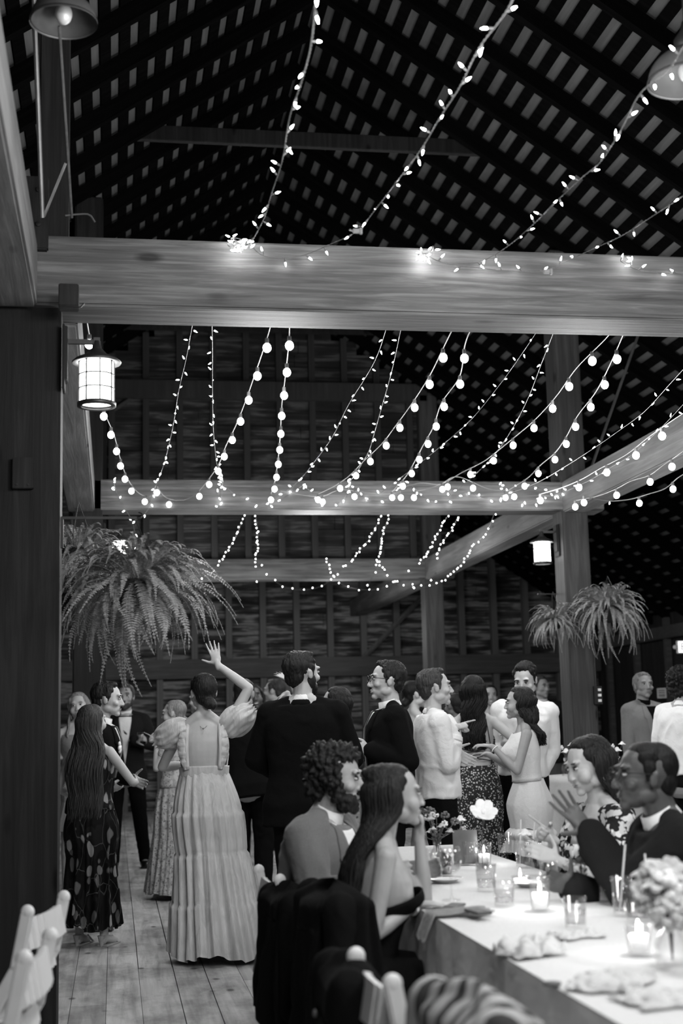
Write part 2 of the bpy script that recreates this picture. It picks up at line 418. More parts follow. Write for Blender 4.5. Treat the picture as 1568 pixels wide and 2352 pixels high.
while x < XR:
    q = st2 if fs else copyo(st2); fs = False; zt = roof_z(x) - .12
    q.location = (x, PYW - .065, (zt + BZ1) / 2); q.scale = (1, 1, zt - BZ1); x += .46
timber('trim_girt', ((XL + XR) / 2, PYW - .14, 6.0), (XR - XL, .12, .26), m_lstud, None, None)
for a, b in (((440, 775), (560, 660)), ((260, 940), (350, 880))):
    bm = bmesh.new(); tube(bm, [PY(*a, PYW - .1), PY(*b, PYW - .1)], .04, 4); struct(obj('trim_brace', bm, m_lstud))
b = empty('beam_cap_block', (XL - .175, 6.31, 3.80)); tag(b, 'dark bolted timber block over the beam end on the thick post', 'timber block')
bm = bmesh.new(); box(bm, (0, 0, 0), (.21, .045, .36), bev=.006); obj('block', bm, m_post, b)
for dx, dz in ((.06, .11), (.06, -.06), (-.05, .02)):
    bm = bmesh.new(); lathe(bm, [(.001, -.004), (.012, -.002), (.012, .006), (.001, .007)], 10); o = obj('bolt', bm, m_iron, b, loc=(dx, -.026, dz)); o.rotation_euler = (R(90), 0, 0)
# ================================================================ STRING LIGHTS
m_fairy = emit('fairy_bulb_glow', 85.0)
m_globe = emit('globe_bulb_glow', 12.0)
m_cord = plain('clear_cord', 0.10, 0.4, 0, spec=0.4)
m_cord2 = plain('globe_cord', 0.25, 0.4, 0, spec=0.5)
m_sock = plain('socket_plastic', 0.10, 0.5)
def fairy_meshes():
    bm = bmesh.new(); lathe(bm, [(0.0028, 0), (0.0042, 0.007), (0.0036, 0.013), (0.0005, 0.023)], 6)
    me = bpy.data.meshes.new('bulb'); bm.to_mesh(me); bm.free(); me.materials.append(m_fairy)
    bm = bmesh.new(); lathe(bm, [(0.0022, -0.020), (0.0042, -0.012), (0.0042, 0.001)], 6)
    m2 = bpy.data.meshes.new('socket'); bm.to_mesh(m2); bm.free(); m2.materials.append(m_cord)
    return me, m2
ME_F, ME_FS = fairy_meshes()
def fairy_far():
    bm = bmesh.new(); ell(bm, (0, 0, 0.0), (0.0055, 0.0055, 0.007), u=6, v=5)
    me = bpy.data.meshes.new('bulb'); bm.to_mesh(me); bm.free(); me.materials.append(m_fairy_far); return me
m_fairy_far = emit('fairy_bulb_glow_far', 20.0)
ME_FF = fairy_far()
def globe_meshes():
    bm = bmesh.new(); ell(bm, (0, 0, -0.052), (0.024, 0.024, 0.027), u=12, v=8)
    me = bpy.data.meshes.new('bulb'); bm.to_mesh(me); bm.free(); me.materials.append(m_globe)
    for p in me.polygons: p.use_smooth = True
    bm = bmesh.new(); lathe(bm, [(0.006, 0.006), (0.011, 0.0), (0.012, -0.022), (0.010, -0.030)], 10)
    m2 = bpy.data.meshes.new('socket'); bm.to_mesh(m2); bm.free(); m2.materials.append(m_sock)
    return me, m2
ME_G, ME_GS = globe_meshes()
srnd = random.Random(11)
def strand(kind, pts, zp, dmin, dmax, label, n_end=0):
    pw = []
    if kind in 'MG' and pts[0][0] > 1500: zp *= .86
    if kind == 'B' and pts[0][0] > 1100: zp *= .86
    for (x, y) in pts:
        d = FPX * zp / max(horizon(x) - y, 50); q = P(x, y, max(d, dmin)); pw.append(PY(x, y, dmax) if q.y > dmax else q)
    step = {'F': 0.10, 'M': 0.215, 'B': 0.26, 'G': 0.56}[kind]
    if len(pw) > 2:
        c, L = spline(pw, 80)
    else: c, L = spline(pw, 20)
    if kind in 'MB' and L < 2.6: step *= .5
    n = max(3, int(L / step))
    pos, L = spline(pw, n + 1)
    root = empty('globe_string_light' if kind == 'G' else 'fairy_string_light', c[0])
    tag(root, label, 'string lights', 'hanging globe bulb strings' if kind == 'G' else 'strings of tiny fairy lights')
    bm = bmesh.new()
    if kind == 'F':   # twisted pair
        cc, _ = spline(pw, int(L / 0.008) + 4)
        for ph in (0, math.pi):
            tube(bm, [p - c[0] + V((math.cos(ph + i * 0.9) * .0022, math.sin(ph + i * .9) * .001, math.sin(ph + i * 0.9) * .0022)) for i, p in enumerate(cc)], 0.0013, 4)
    else: tube(bm, [p - c[0] for p in c], 0.0035 if kind == 'G' else 0.002, 4)
    obj('cord', bm, m_cord if kind != 'G' else m_cord2, root, True)
    k = 0
    for i, p in enumerate(pos):
        if kind == 'G':
            if i == 0: continue
            for me, nm in ((ME_GS, 'socket'), (ME_G, 'bulb')):
                o = bpy.data.objects.new(nm, me); C.objects.link(o); o.parent = root; o.location = p - c[0]
            continue
        if k >= 98: break
        j = V((srnd.uniform(-1, 1), srnd.uniform(-.6, .6), srnd.uniform(-1, 1))).normalized()
        if kind == 'F' and srnd.random() < 0.12: continue
        off = j * (0.022 if kind == 'F' else 0.014)
        q = j.to_track_quat('Z', 'Y')
        if kind in 'FM':
            o = bpy.data.objects.new('bulb', ME_F); C.objects.link(o); o.parent = root
            o.rotation_mode = 'QUATERNION'; o.rotation_quaternion = q; o.location = p - c[0] + off
            if kind == 'M': o.scale = (1.0,) * 3
            else:
                s = bpy.data.objects.new('socket', ME_FS); C.objects.link(s); s.parent = root
                s.rotation_mode = 'QUATERNION'; s.rotation_quaternion = q; s.location = p - c[0] + off
        else:
            o = bpy.data.objects.new('bulb', ME_FF); C.objects.link(o); o.parent = root; o.location = p - c[0] + off
        k += 1
    return root
def tangle(px, py, d, n, r, label):
    c = PY(px, py, d); root = empty('fairy_light_bunch', c); tag(root, label, 'string lights')
    bm = bmesh.new(); pts = [V((srnd.uniform(-r, r), srnd.uniform(-r * .5, r * .5), srnd.uniform(-r * .6, r * .8))) for _ in range(n)]
    tube(bm, spline(pts, n * 6)[0], 0.002, 4); obj('cord', bm, m_cord, root)
    for p in pts:
        j = V((srnd.uniform(-1, 1), srnd.uniform(-.6, .6), srnd.uniform(-1, 1))).normalized()
        o = bpy.data.objects.new('bulb', ME_F); C.objects.link(o); o.parent = root; o.rotation_mode = 'QUATERNION'
        o.rotation_quaternion = j.to_track_quat('Z', 'Y'); o.location = p + j * .012
for pts, lb in (
    ([(729, -60), (725, 0), (713, 110), (690, 195), (665, 270), (648, 370), (625, 440), (607, 500), (575, 562)], 'fairy light strand dropping straight down to the first bunch on the tie beam'),
    ([(572, 560), (600, 585), (640, 592), (700, 585), (760, 560), (820, 530), (870, 470), (905, 425), (965, 345), (1010, 270), (1055, 200), (1100, 110), (1160, 30), (1200, -50)], 'fairy light strand swagging off the first bunch and climbing past the connector plug'),
    ([(1620, 20), (1568, 110), (1530, 165), (1470, 215), (1425, 300), (1380, 370), (1340, 405), (1280, 460), (1225, 515), (1160, 570), (1105, 600), (1060, 605), (1010, 600), (965, 578)], 'fairy light strand running down from the pendant lamp to the middle bunch'),
    ([(968, 585), (1030, 607), (1100, 615), (1165, 622), (1250, 622), (1300, 600), (1365, 570), (1430, 540), (1500, 495), (1568, 450), (1620, 410)], 'fairy light strand swagging low across the tie beam face with a plug'),
    ([(1425, 600), (1460, 618), (1500, 625), (1568, 630), (1640, 640)], 'short fairy light strand on the far end of the tie beam')):
    strand('F', pts, 2.3, 3.0, 6.27, lb)
tangle(548, 562, 6.255, 14, 0.055, 'bunch of fairy lights knotted on the tie beam, first from the big post')
tangle(975, 580, 6.26, 9, 0.045, 'bunch of fairy lights knotted at the middle of the long tie beam')
tangle(1440, 600, 6.27, 5, 0.03, 'small bunch of fairy lights at the far end of the long tie beam')
for px, py, d, lb in ((818, 531, 5.85, 'clear plug connector on the climbing fairy light strand'), (1255, 624, 6.15, 'clear plug connector hanging against the tie beam')):
    e = empty('plug_connector', P(px, py, d)); tag(e, lb, 'plug')
    bm = bmesh.new(); box(bm, (0, 0, 0), (.032, .012, .02), bev=.003); box(bm, (.02, 0, 0), (.012, .016, .026), bev=.002); obj('plug_body', bm, m_steel, e)
    bm = bmesh.new(); tube(bm, [(-.016, 0, 0), (-.03, 0, .006)], .004, 6); tube(bm, [(.02, 0, .01), (.03, 0, .02)], .003, 6); obj('prong', bm, m_cord, e)
mid = [
    ([(450, 700), (428, 820), (410, 900), (395, 990), (375, 1070), (350, 1135)], 'first fairy strand of the second bay, leaning toward the large lantern'),
    ([(485, 700), (488, 800), (488, 900), (490, 990), (497, 1060), (505, 1110), (508, 1150)], 'nearly vertical fairy strand of the second bay beside the globe swag'),
    ([(896, 725), (860, 830), (800, 930), (765, 1000), (730, 1050), (690, 1100), (650, 1135), (610, 1160)], 'fairy strand between the vertical globe row and the middle of the tie beam'),
    ([(926, 730), (900, 850), (875, 940), (858, 1000), (845, 1040), (815, 1090), (800, 1110)], 'steep fairy strand from the middle of the tie beam'),
    ([(1250, 735), (1200, 810), (1150, 880), (1085, 960), (1030, 1010), (975, 1055), (930, 1090), (870, 1135)], 'long slanting fairy strand ahead of the lantern post, upper of the pair'),
    ([(1280, 740), (1245, 830), (1210, 920), (1170, 995), (1130, 1050), (1080, 1100), (1030, 1140)], 'long slanting fairy strand ahead of the lantern post, lower of the pair'),
    ([(1590, 825), (1540, 880), (1480, 945), (1420, 990), (1370, 1025), (1300, 1070), (1230, 1110), (1150, 1140)], 'fairy strand crossing the diagonal rod behind the lantern post'),
    ([(1590, 905), (1540, 960), (1500, 1000), (1450, 1045), (1400, 1075), (1350, 1105), (1280, 1135), (1200, 1155)], 'fairy strand crossing low in front of the paired ferns plate beam'),
    ([(260, 1105), (268, 1130), (285, 1165), (300, 1190), (308, 1215), (312, 1255)], 'fairy strand trailing down into the large fern from the beam end'),
    ([(352, 1130), (345, 1160), (330, 1183), (310, 1195)], 'short fairy strand looped round the large fern bracket'),
    ([(498, 1075), (512, 1105), (500, 1135), (515, 1160), (500, 1165)], 'knotted tail of fairy lights on the second tie beam'),
    ([(520, 1120), (545, 1140), (580, 1155), (615, 1160), (650, 1145), (680, 1125), (700, 1112)], 'fairy swag on the second tie beam below the vertical globe row'),
    ([(700, 1115), (730, 1150), (760, 1160), (790, 1145), (805, 1105)], 'small u shaped fairy swag on the second tie beam'),
    ([(805, 1110), (840, 1145), (880, 1148), (910, 1125), (930, 1105)], 'fairy swag at the middle of the second tie beam'),
    ([(940, 1110), (980, 1145), (1030, 1150), (1070, 1130), (1100, 1140), (1150, 1155)], 'wavy fairy swag along the second tie beam before the post'),
    ([(1145, 1115), (1180, 1140), (1230, 1155), (1290, 1130), (1330, 1158), (1400, 1150)], 'fairy swag passing in front of the lantern post, lower one'),
    ([(1160, 1115), (1220, 1115), (1290, 1140), (1345, 1130)], 'fairy swag passing in front of the lantern post, upper one'),
]
for pts, lb in mid: strand('M', pts, 2.2, 6.75, 12.40, lb)
glo = [
    ([(192, 690), (199, 735), (220, 850), (240, 945), (262, 1000), (275, 1050), (293, 1100), (318, 1132), (345, 1140), (360, 1118)], 'globe string hanging close behind the large lantern'),
    ([(360, 1118), (380, 1142), (410, 1150), (440, 1142), (465, 1118), (500, 1070), (518, 1025), (540, 980), (562, 925), (585, 860), (612, 780), (634, 700)], 'globe string swagging in a deep curve over the large fern'),
    ([(664, 700), (664, 775), (655, 865), (647, 930), (644, 990), (640, 1040), (635, 1080), (630, 1110), (622, 1135)], 'vertical row of globe bulbs near the middle of the barn'),
    ([(1054, 728), (1027, 780), (988, 860), (947, 925), (907, 980), (876, 1020), (834, 1060), (805, 1090), (770, 1115), (730, 1135)], 'slanting globe string over the groom, upper of its pair'),
    ([(1092, 732), (1068, 790), (1055, 865), (1014, 925), (995, 980), (973, 1020), (952, 1060), (935, 1090), (918, 1110), (900, 1130)], 'steeper globe string over the groom, lower of its pair'),
    ([(1415, 740), (1393, 775), (1324, 845), (1277, 910), (1227, 965), (1180, 1005), (1143, 1035), (1110, 1060), (1061, 1085), (1027, 1105), (990, 1120), (950, 1130)], 'long globe string crossing the lantern post high up'),
    ([(1445, 735), (1404, 830), (1368, 900), (1326, 955), (1299, 1005), (1274, 1040), (1239, 1070), (1215, 1095), (1185, 1115), (1160, 1130)], 'globe string crossing the lantern post halfway down'),
    ([(1600, 930), (1545, 965), (1488, 1005), (1437, 1045), (1380, 1075), (1337, 1100), (1290, 1120), (1240, 1135)], 'globe string in front of the plate beam past the lantern post'),
    ([(1600, 1015), (1528, 1065), (1490, 1092), (1449, 1105), (1410, 1125), (1370, 1140), (1320, 1150)], 'lower globe string past the lantern post, above the ferns'),
    ([(1610, 1070), (1560, 1095), (1527, 1122), (1488, 1135), (1450, 1146), (1420, 1150), (1390, 1150), (1340, 1140)], 'lowest globe string past the lantern post, above the exit sign'),
    ([(645, 1128), (700, 1138), (740, 1140), (780, 1125), (830, 1130), (880, 1135), (920, 1130)], 'shallow globe swag lying along the second tie beam'),
    ([(900, 1128), (960, 1110), (1010, 1112), (1050, 1095), (1120, 1122), (1180, 1128)], 'shallow globe swag ending at the lantern post'),
]
for pts, lb in glo: strand('G', pts, 2.12, 6.75, 12.38, lb)
far = [
    [(560, 1186), (540, 1235), (515, 1275), (490, 1310), (460, 1333), (420, 1340)],
    [(587, 1186), (592, 1240), (587, 1290), (588, 1338)],
    [(600, 1300), (625, 1330), (660, 1350), (700, 1355), (740, 1345), (770, 1322), (790, 1300)],
    [(875, 1186), (850, 1235), (825, 1265), (800, 1295), (765, 1325)],
    [(893, 1186), (875, 1240), (870, 1280), (860, 1315), (845, 1345)],
    [(748, 1285), (765, 1320), (790, 1345), (840, 1355), (880, 1350), (910, 1335)],
    [(865, 1285), (885, 1315), (910, 1340), (950, 1348), (990, 1335)],
    [(1027, 1186), (1005, 1225), (985, 1265), (960, 1295), (930, 1320), (905, 1335)],
    [(1052, 1186), (1035, 1220), (1010, 1255), (1000, 1290), (980, 1320), (945, 1342)],
    [(1135, 1180), (1115, 1225), (1085, 1255), (1060, 1295), (1030, 1325), (990, 1345), (950, 1352)]]
flb = ['farthest bay fairy strand curving down behind the large fern', 'short vertical fairy strand in the farthest bay', 'u shaped fairy swag under the third tie beam toward the large fern',
       'farthest bay fairy strand slanting to the middle of the third tie beam, outer one', 'farthest bay fairy strand slanting to the middle of the third tie beam, inner one', 'deep fairy swag at the middle of the third tie beam',
       'fairy swag at the post end of the third tie beam', 'farthest bay fairy strand, first of three curving toward the lantern post', 'farthest bay fairy strand, second of three curving toward the lantern post', 'farthest bay fairy strand curving closest to the lantern post']
for pts, lb in zip(far, flb): strand('B', pts, 2.2, 12.9, 18.34, lb)
# ================================================================ LANTERNS
m_lglow = emit('frosted_lantern_glass', 9.0)
m_lbronze = plain('dark_bronze', 0.06, 0.45, 0.8, spec=0.5)
m_lwhite = plain('pale_metal_rim', 0.6, 0.4, 0.2)
def lantern(loc, s, toward, label):
    """toward: +1 arm comes from post on the -X side, -1 from +X side"""
    r = empty('wall_lantern', loc); tag(r, label, 'lantern')
    bm = bmesh.new(); lathe(bm, [(0.079 * s, -.1 * s), (0.079 * s, .095 * s)], 28, cap=False)
    obj('glass', bm, m_lglow, r, True)
    bm = bmesh.new(); lathe(bm, [(0.001, -.095 * s), (0.068 * s, -.095 * s), (.07 * s, -.09 * s)], 28); obj('bottom_glass', bm, m_lglow, r, True)
    bm = bmesh.new()
    for z in (-.1, -.033, .033, .1): lathe(bm, [(.081 * s, (z - .003) * s), (.084 * s, (z - .003) * s), (.084 * s, (z + .003) * s), (.081 * s, (z + .003) * s)], 28, cap=False)
    for k in range(8):
        a = k * math.pi / 4 + .2; box(bm, (.083 * s * math.cos(a), .083 * s * math.sin(a), 0), (.006 * s, .006 * s, .2 * s), Euler((0, 0, a)).to_matrix())
    obj('cage', bm, m_lbronze, r)
    bm = bmesh.new(); lathe(bm, [(.072 * s, -.118 * s), (.09 * s, -.118 * s), (.091 * s, -.1 * s), (.082 * s, -.096 * s)], 28, cap=False); obj('base_ring', bm, m_lbronze, r, True)
    bm = bmesh.new(); lathe(bm, [(.082 * s, .104 * s), (.112 * s, .094 * s), (.116 * s, .097 * s), (.10 * s, .112 * s), (.05 * s, .135 * s), (.022 * s, .165 * s), (.018 * s, .2 * s), (.0, .205 * s)], 28, cap=False)
    obj('cap', bm, m_lbronze, r, True)
    bm = bmesh.new(); lathe(bm, [(.081 * s, .1 * s), (.113 * s, .0925 * s), (.113 * s, .0915 * s), (.081 * s, .099 * s)], 28, cap=False); obj('reflector', bm, m_lwhite, r, True)
    bm = bmesh.new(); box(bm, (-toward * .065 * s, 0, .195 * s), (.15 * s, .02 * s, .022 * s)); box(bm, (0, 0, .19 * s), (.03 * s, .03 * s, .05 * s)); obj('arm', bm, m_lbronze, r)
    bm = bmesh.new(); box(bm, (-toward * .145 * s, 0, .13 * s), (.022 * s, .1 * s, .26 * s), bev=.004); box(bm, (-toward * .152 * s, 0, .11 * s), (.012 * s, .13 * s, .31 * s), bev=.003); obj('back_plate', bm, m_post, r)
    return r
pl = P(207, 878, 6.46)
lantern((XL - 0.21 + 0.2 + .165, pl.y, pl.z), 1.0, 1, 'large glowing caged lantern on the thick dark post beside the camera')
p2 = PY(1284, 1268, 12.6)
lantern((XR - .135 - .16, 12.6, p2.z), 1.0, -1, 'glowing lantern on the post with the two hanging ferns')
p3 = PY(270, 1268, 12.6)
lantern((XL + .135 + .16, 12.6, p3.z), 1.0, 1, 'glowing lantern half hidden behind the large fern')
# ================================================================ PENDANTS
m_shade = plain('dull_enamel', 0.07, 0.6, 0)
def pendant(px, py, d, r0, label):
    c = P(px, py, d); r = empty('pendant_lamp', c); tag(r, label, 'pendant lamp', 'unlit barn pendants')
    bm = bmesh.new(); pr = [(math.sin(t) * r0, math.cos(t) * r0 * .85) for t in [R(90 - 7.2 * i) for i in range(12)]]
    lathe(bm, [(a, b) for a, b in pr] + [(a * .96 + .0, b * .95) for a, b in pr[::-1]], 36, cap=False); obj('shade', bm, m_shade, r, True)
    bm = bmesh.new(); lathe(bm, [(r0 * 1.02, -.006), (r0 * 1.02, .006), (r0 * .98, .004)], 36, cap=False); obj('rim', bm, m_steel, r, True)
    bm = bmesh.new(); lathe(bm, [(r0 * .3, r0 * .8), (r0 * .3, r0 * 1.1), (r0 * .12, r0 * 1.35), (.01, r0 * 1.6)], 20); obj('neck', bm, m_iron, r, True)
    bm = bmesh.new(); top = roof_z(c.x) - .15 - c.z; tube(bm, [(0, 0, r0 * 1.5), (0, 0, top)], .005, 6); obj('cord', bm, m_iron, r)
    bm = bmesh.new(); ell(bm, (0, 0, r0 * .25), (.035, .035, .045)); obj('bulb', bm, m_lwhite, r, True)
pendant(146, 50, 5.6, .135, 'unlit dome pendant above the thick post in the top corner')
pendant(1580, 185, 5.2, .15, 'unlit dome pendant at the frame edge behind the slanting fairy strand')
bm = bmesh.new(); tube(bm, [P(136, 60, 5.5), P(165, 500, 6.1)], .006, 6); tag(obj('pull_rope', bm, m_girt), 'thin rope hanging down from the corner pendant lamp', 'rope')
# ================================================================ FERNS
def leaf_mat(name, g):
    m, nt, bs = newmat(name); bs.inputs['Roughness'].default_value = 0.5; bs.inputs['Specular IOR Level'].default_value = 0.35
    n = N(nt, 'ShaderNodeTexNoise', Scale=40.0, Detail=3.0); nt.links.new(coord(nt), n.inputs['Vector'])
    r = ramp(nt, [(0.3, g * .6), (0.7, g * 1.3)]); nt.links.new(n.outputs[0], r.inputs[0]); nt.links.new(r.outputs[0], bs.inputs['Base Color'])
    return m
m_fern = leaf_mat('fern_green', 0.26); m_basket = plain('dark_basket', 0.02, 0.9)
def frond_mesh(L, rise, seed, wide):
    bm = bmesh.new()
    for (dl, dr, az) in ((1, 0, 0), (.88, .3, .33), (.93, -.2, -.3)): frond_one(bm, L * dl, rise + dr, seed + az * 10, wide, az)
    me = bpy.data.meshes.new('frond'); bm.to_mesh(me); bm.free(); me.materials.append(m_fern); return me
def frond_one(bm, L, rise, seed, wide, az):
    rn = random.Random(seed); n = 40; pts = []; ca_, sa_ = math.cos(az), math.sin(az)
    for i in range(n + 1):
        t = i / n; nn = 1 / math.hypot(1, rise * .8); x_, y_ = math.sin(t * 3 + seed) * .02 * t, L * nn * (t - .12 * t * t * t); pts.append(V((x_ * ca_ - y_ * sa_, x_ * sa_ + y_ * ca_, L * nn * (rise * t - (rise * .28 + .38) * t * t - .18 * t ** 4))))
    tube(bm, pts[::4] if n % 4 == 0 else pts, .0014, 4)
    for i in range(3, n):
        t = i / n; p = pts[i]; d = (pts[i + 1] - pts[i]).normalized()
        w_ = wide * .98 * (math.sin(min(t * 1.6, 1) * math.pi / 2)) * (1 - t ** 2.4) + .002
        side = d.cross(V((0, 0, 1))).normalized(); nrm = side.cross(d)
        for s in (-1, 1):
            tip = p + side * s * w_ + d * w_ * .25 + nrm * rn.uniform(-.35, .25) * w_
            b = L * .0105; m1 = p.lerp(tip, .5)
            vs = [bm.verts.new(q) for q in (p - d * b * .5, m1 - d * b * .85 + nrm * .002, tip, m1 + d * b * .85 + nrm * .002, p + d * b * .5)]
            bm.faces.new(vs)
FR = [frond_mesh(.46, .95, 1, .030), frond_mesh(.47, .62, 2, .032), frond_mesh(.42, 1.35, 3, .028), frond_mesh(.50, .35, 4, .032), frond_mesh(.38, 1.9, 5, .027), frond_mesh(.50, .05, 6, .030)]
def fern(c, n, s, hook, label, seed, pot=True, group=None):
    rn = random.Random(seed); r = empty('hanging_fern', c); tag(r, label, 'fern', group)
    bm = bmesh.new(); lathe(bm, [(.005, -.15 * s), (.07 * s, -.15 * s), (.11 * s, -.05 * s), (.125 * s, .0), (.11 * s, .0), (.10 * s, -.02)], 20); obj('pot', bm, m_basket, r, True)
    bm = bmesh.new()
    for k in range(3):
        a = k * 2.1; tube(bm, [(.12 * s * math.cos(a), .12 * s * math.sin(a), 0), (0, 0, hook)], .0018, 4)
    obj('hanger', bm, m_iron, r)
    for i in range(n):
        k = i % 6; a = i * 2.399963 + rn.uniform(-.2, .2); me = FR[k]
        o = bpy.data.objects.new('frond', me); C.objects.link(o); o.parent = r
        tilt = rn.uniform(-.2, .25) if k in (0, 2, 4) else rn.uniform(-.95, .15)
        o.rotation_euler = Euler((tilt, rn.uniform(-.3, .3), a), 'XYZ')
        o.location = (-.06 * s * math.sin(a), .06 * s * math.cos(a), rn.uniform(-.03, .02)); q = s * rn.uniform(.75, 1.05); o.scale = (q, q, q)
def bracket(a, b, drop, label):
    e = empty('plant_bracket', a); tag(e, label, 'bracket'); d = V(b) - V(a)
    bm = bmesh.new(); box(bm, d / 2, (abs(d.x) + .01, .012, .012)); tube(bm, spline([d, d + V((.02, 0, -.005)), d + V((.03, 0, .015)), d + V((.012, 0, .025))], 10)[0], .004, 6); obj('arm', bm, m_iron, e)
    bm = bmesh.new(); box(bm, (-.0 * d.x, 0, -drop / 2), (.014, .03, drop)); obj('wall_plate', bm, m_iron, e)
pf = P(312, 1335, 6.46)
fern(pf, 96, 1.0, P(312, 1187, 6.46).z - pf.z - .01, 'huge bushy fern hanging from the bracket on the thick dark post', 4)
bracket((XL - .004, pf.y, P(140, 1187, 6.4).z), (pf.x, pf.y, P(312, 1185, 6.46).z), .14, 'black bracket arm on the thick post holding the big fern')
pb = P(180, 1262, 7.1)
fern(pb, 60, .72, 0.25, 'smaller fern behind the huge one, hanging tight to the thick post', 9)
pa = P(1398, 1392, 12.75)
fern(pa, 84, 1.0, .28, 'fuller hanging fern on the open side of the lantern post', 21)
bracket((XR + .137, 12.7, P(1398, 1310, 12.75).z), (pa.x, 12.7, P(1398, 1310, 12.75).z), .1, 'short bracket arm above the fuller fern on the lantern post')
pc = P(1272, 1420, 12.78)
fern(pc, 60, .66, .25, 'smaller hanging fern half behind the lantern post', 33)
bracket((XR - .12, 12.74, pc.z + .27), (pc.x, 12.74, pc.z + .27), .1, 'short bracket arm above the smaller fern behind the lantern post')
# ================================================================ SMALL WALL THINGS
m_signw = emit('exit_sign_face', 1.6); m_ink = plain('dark_ink', .02, .6); m_paper = plain('paper_white', .7, .7)
def text(name, s, size, mat, parent, loc, rot=(R(90), 0, 0), ext=.001):
    cu = bpy.data.curves.new(name, 'FONT'); cu.body = s; cu.size = size; cu.extrude = ext; cu.align_x = 'CENTER'; cu.align_y = 'CENTER'
    cu.materials.append(mat); t = bpy.data.objects.new('tmp', cu); C.objects.link(t); dg = bpy.context.evaluated_depsgraph_get(); dg.update()
    me = bpy.data.meshes.new_from_object(t.evaluated_get(dg)); bpy.data.objects.remove(t)
    o = bpy.data.objects.new(name, me); C.objects.link(o); o.parent = parent; o.location = loc; o.rotation_euler = rot; return o
c = PY(1556, 1486, 17.5); e = empty('exit_sign', (c.x + .17, c.y, c.z)); tag(e, 'lit exit sign at the frame edge high on the boarded wall', 'exit sign')
bm = bmesh.new(); box(bm, (0, .03, 0), (.34, .06, .17), bev=.006); obj('housing', bm, m_paper, e)
bm = bmesh.new(); box(bm, (0, -.003, 0), (.32, .006, .15)); obj('face', bm, m_signw, e)
text('lettering', 'EXIT', .13, m_ink, e, (0, -.008, 0))
bm = bmesh.new(); ell(bm, (-.2, .02, .0), (.03, .03, .03)); obj('emergency_lamp', bm, m_lwhite, e, True)
bm = bmesh.new(); box(bm, (0, .04, .3), (.03, .03, .5)); obj('mount', bm, m_iron, e)
c = PX_(1520, 1592, XW1 - .16); e = empty('notice_sign', c, R(-60)); tag(e, 'small pale notice with lines of print on the boarded wall', 'sign')
bm = bmesh.new(); box(bm, (0, 0, 0), (.19, .012, .16)); obj('board', bm, m_paper, e)
for z in (.045, .01, -.025, -.05):
    bm = bmesh.new(); box(bm, (0, -.008, z), (.13, .003, .014)); obj('print_line', bm, m_ink, e)
c = PY(1371, 1597, 12.44); e = empty('switch_box', (c.x, 12.445, c.z)); tag(e, 'dark switch box with three pale rocker switches on the lantern post', 'switch box')
bm = bmesh.new(); box(bm, (0, -.02, 0), (.08, .04, .17), bev=.004); obj('box_body', bm, m_iron, e)
for z in (.05, 0, -.05):
    bm = bmesh.new(); box(bm, (.01, -.045, z), (.03, .012, .024)); obj('switch', bm, m_paper, e)
bm = bmesh.new(); tube(bm, [(-.01, -.015, .085), (-.01, -.015, .9)], .008, 6); obj('conduit', bm, m_iron, e)
# ================================================================ PEOPLE
def finish_remesh(name, bm, voxel, smooth_it, mat, parent, disp=None):
    me = bpy.data.meshes.new(name + '_raw'); bm.to_mesh(me); bm.free()
    t = bpy.data.objects.new('tmp', me); C.objects.link(t)
    r = t.modifiers.new('r', 'REMESH'); r.mode = 'VOXEL'; r.voxel_size = voxel; r.use_smooth_shade = True
    if smooth_it:
        s = t.modifiers.new('s', 'SMOOTH'); s.factor = 0.5; s.iterations = smooth_it
    dg = bpy.context.evaluated_depsgraph_get(); dg.update()
    out = bpy.data.meshes.new_from_object(t.evaluated_get(dg)); out.name = name
    bpy.data.objects.remove(t); bpy.data.meshes.remove(me)
    if disp:
        n = len(out.vertices); co = np.empty(n * 3); out.vertices.foreach_get('co', co)
        no = np.empty(n * 3); out.vertices.foreach_get('normal', no)
        co = co.reshape(-1, 3); no = no.reshape(-1, 3)
        dd = np.fromiter((disp(V(c)) for c in co), float, n)
        co = co + no * dd[:, None]; out.vertices.foreach_set('co', co.ravel()); out.update()
    out.materials.clear()
    o = link(name, out, mat, parent, True); return o
def ik(s, t, a, b, pole):
    d = t - s; L = d.length; mx = (a + b) * .998
    if L > mx: t = s + d * (mx / L); d = t - s; L = mx
    x = (a * a - b * b + L * L) / (2 * L); h = math.sqrt(max(a * a - x * x, 0)); u = d / L
    p = pole - u * pole.dot(u)
    if p.length < 1e-4: p = V((0, -1, 0)) - u * u.y * -1
    return s + u * x + p.normalized() * h, t
POSES = {'relax': ((18, 24, 14),) * 4, 'open': ((4, 5, 4),) * 4, 'fist': ((78, 92, 55),) * 4,
         'point': ((2, 3, 2), (75, 90, 50), (78, 92, 55), (80, 92, 55)), 'grip': ((48, 48, 30),) * 4,
         'pinch': ((45, 40, 15), (55, 50, 25), (60, 60, 30), (62, 62, 30)), 'half': ((30, 40, 25), (34, 44, 26), (40, 48, 28), (44, 50, 30))}
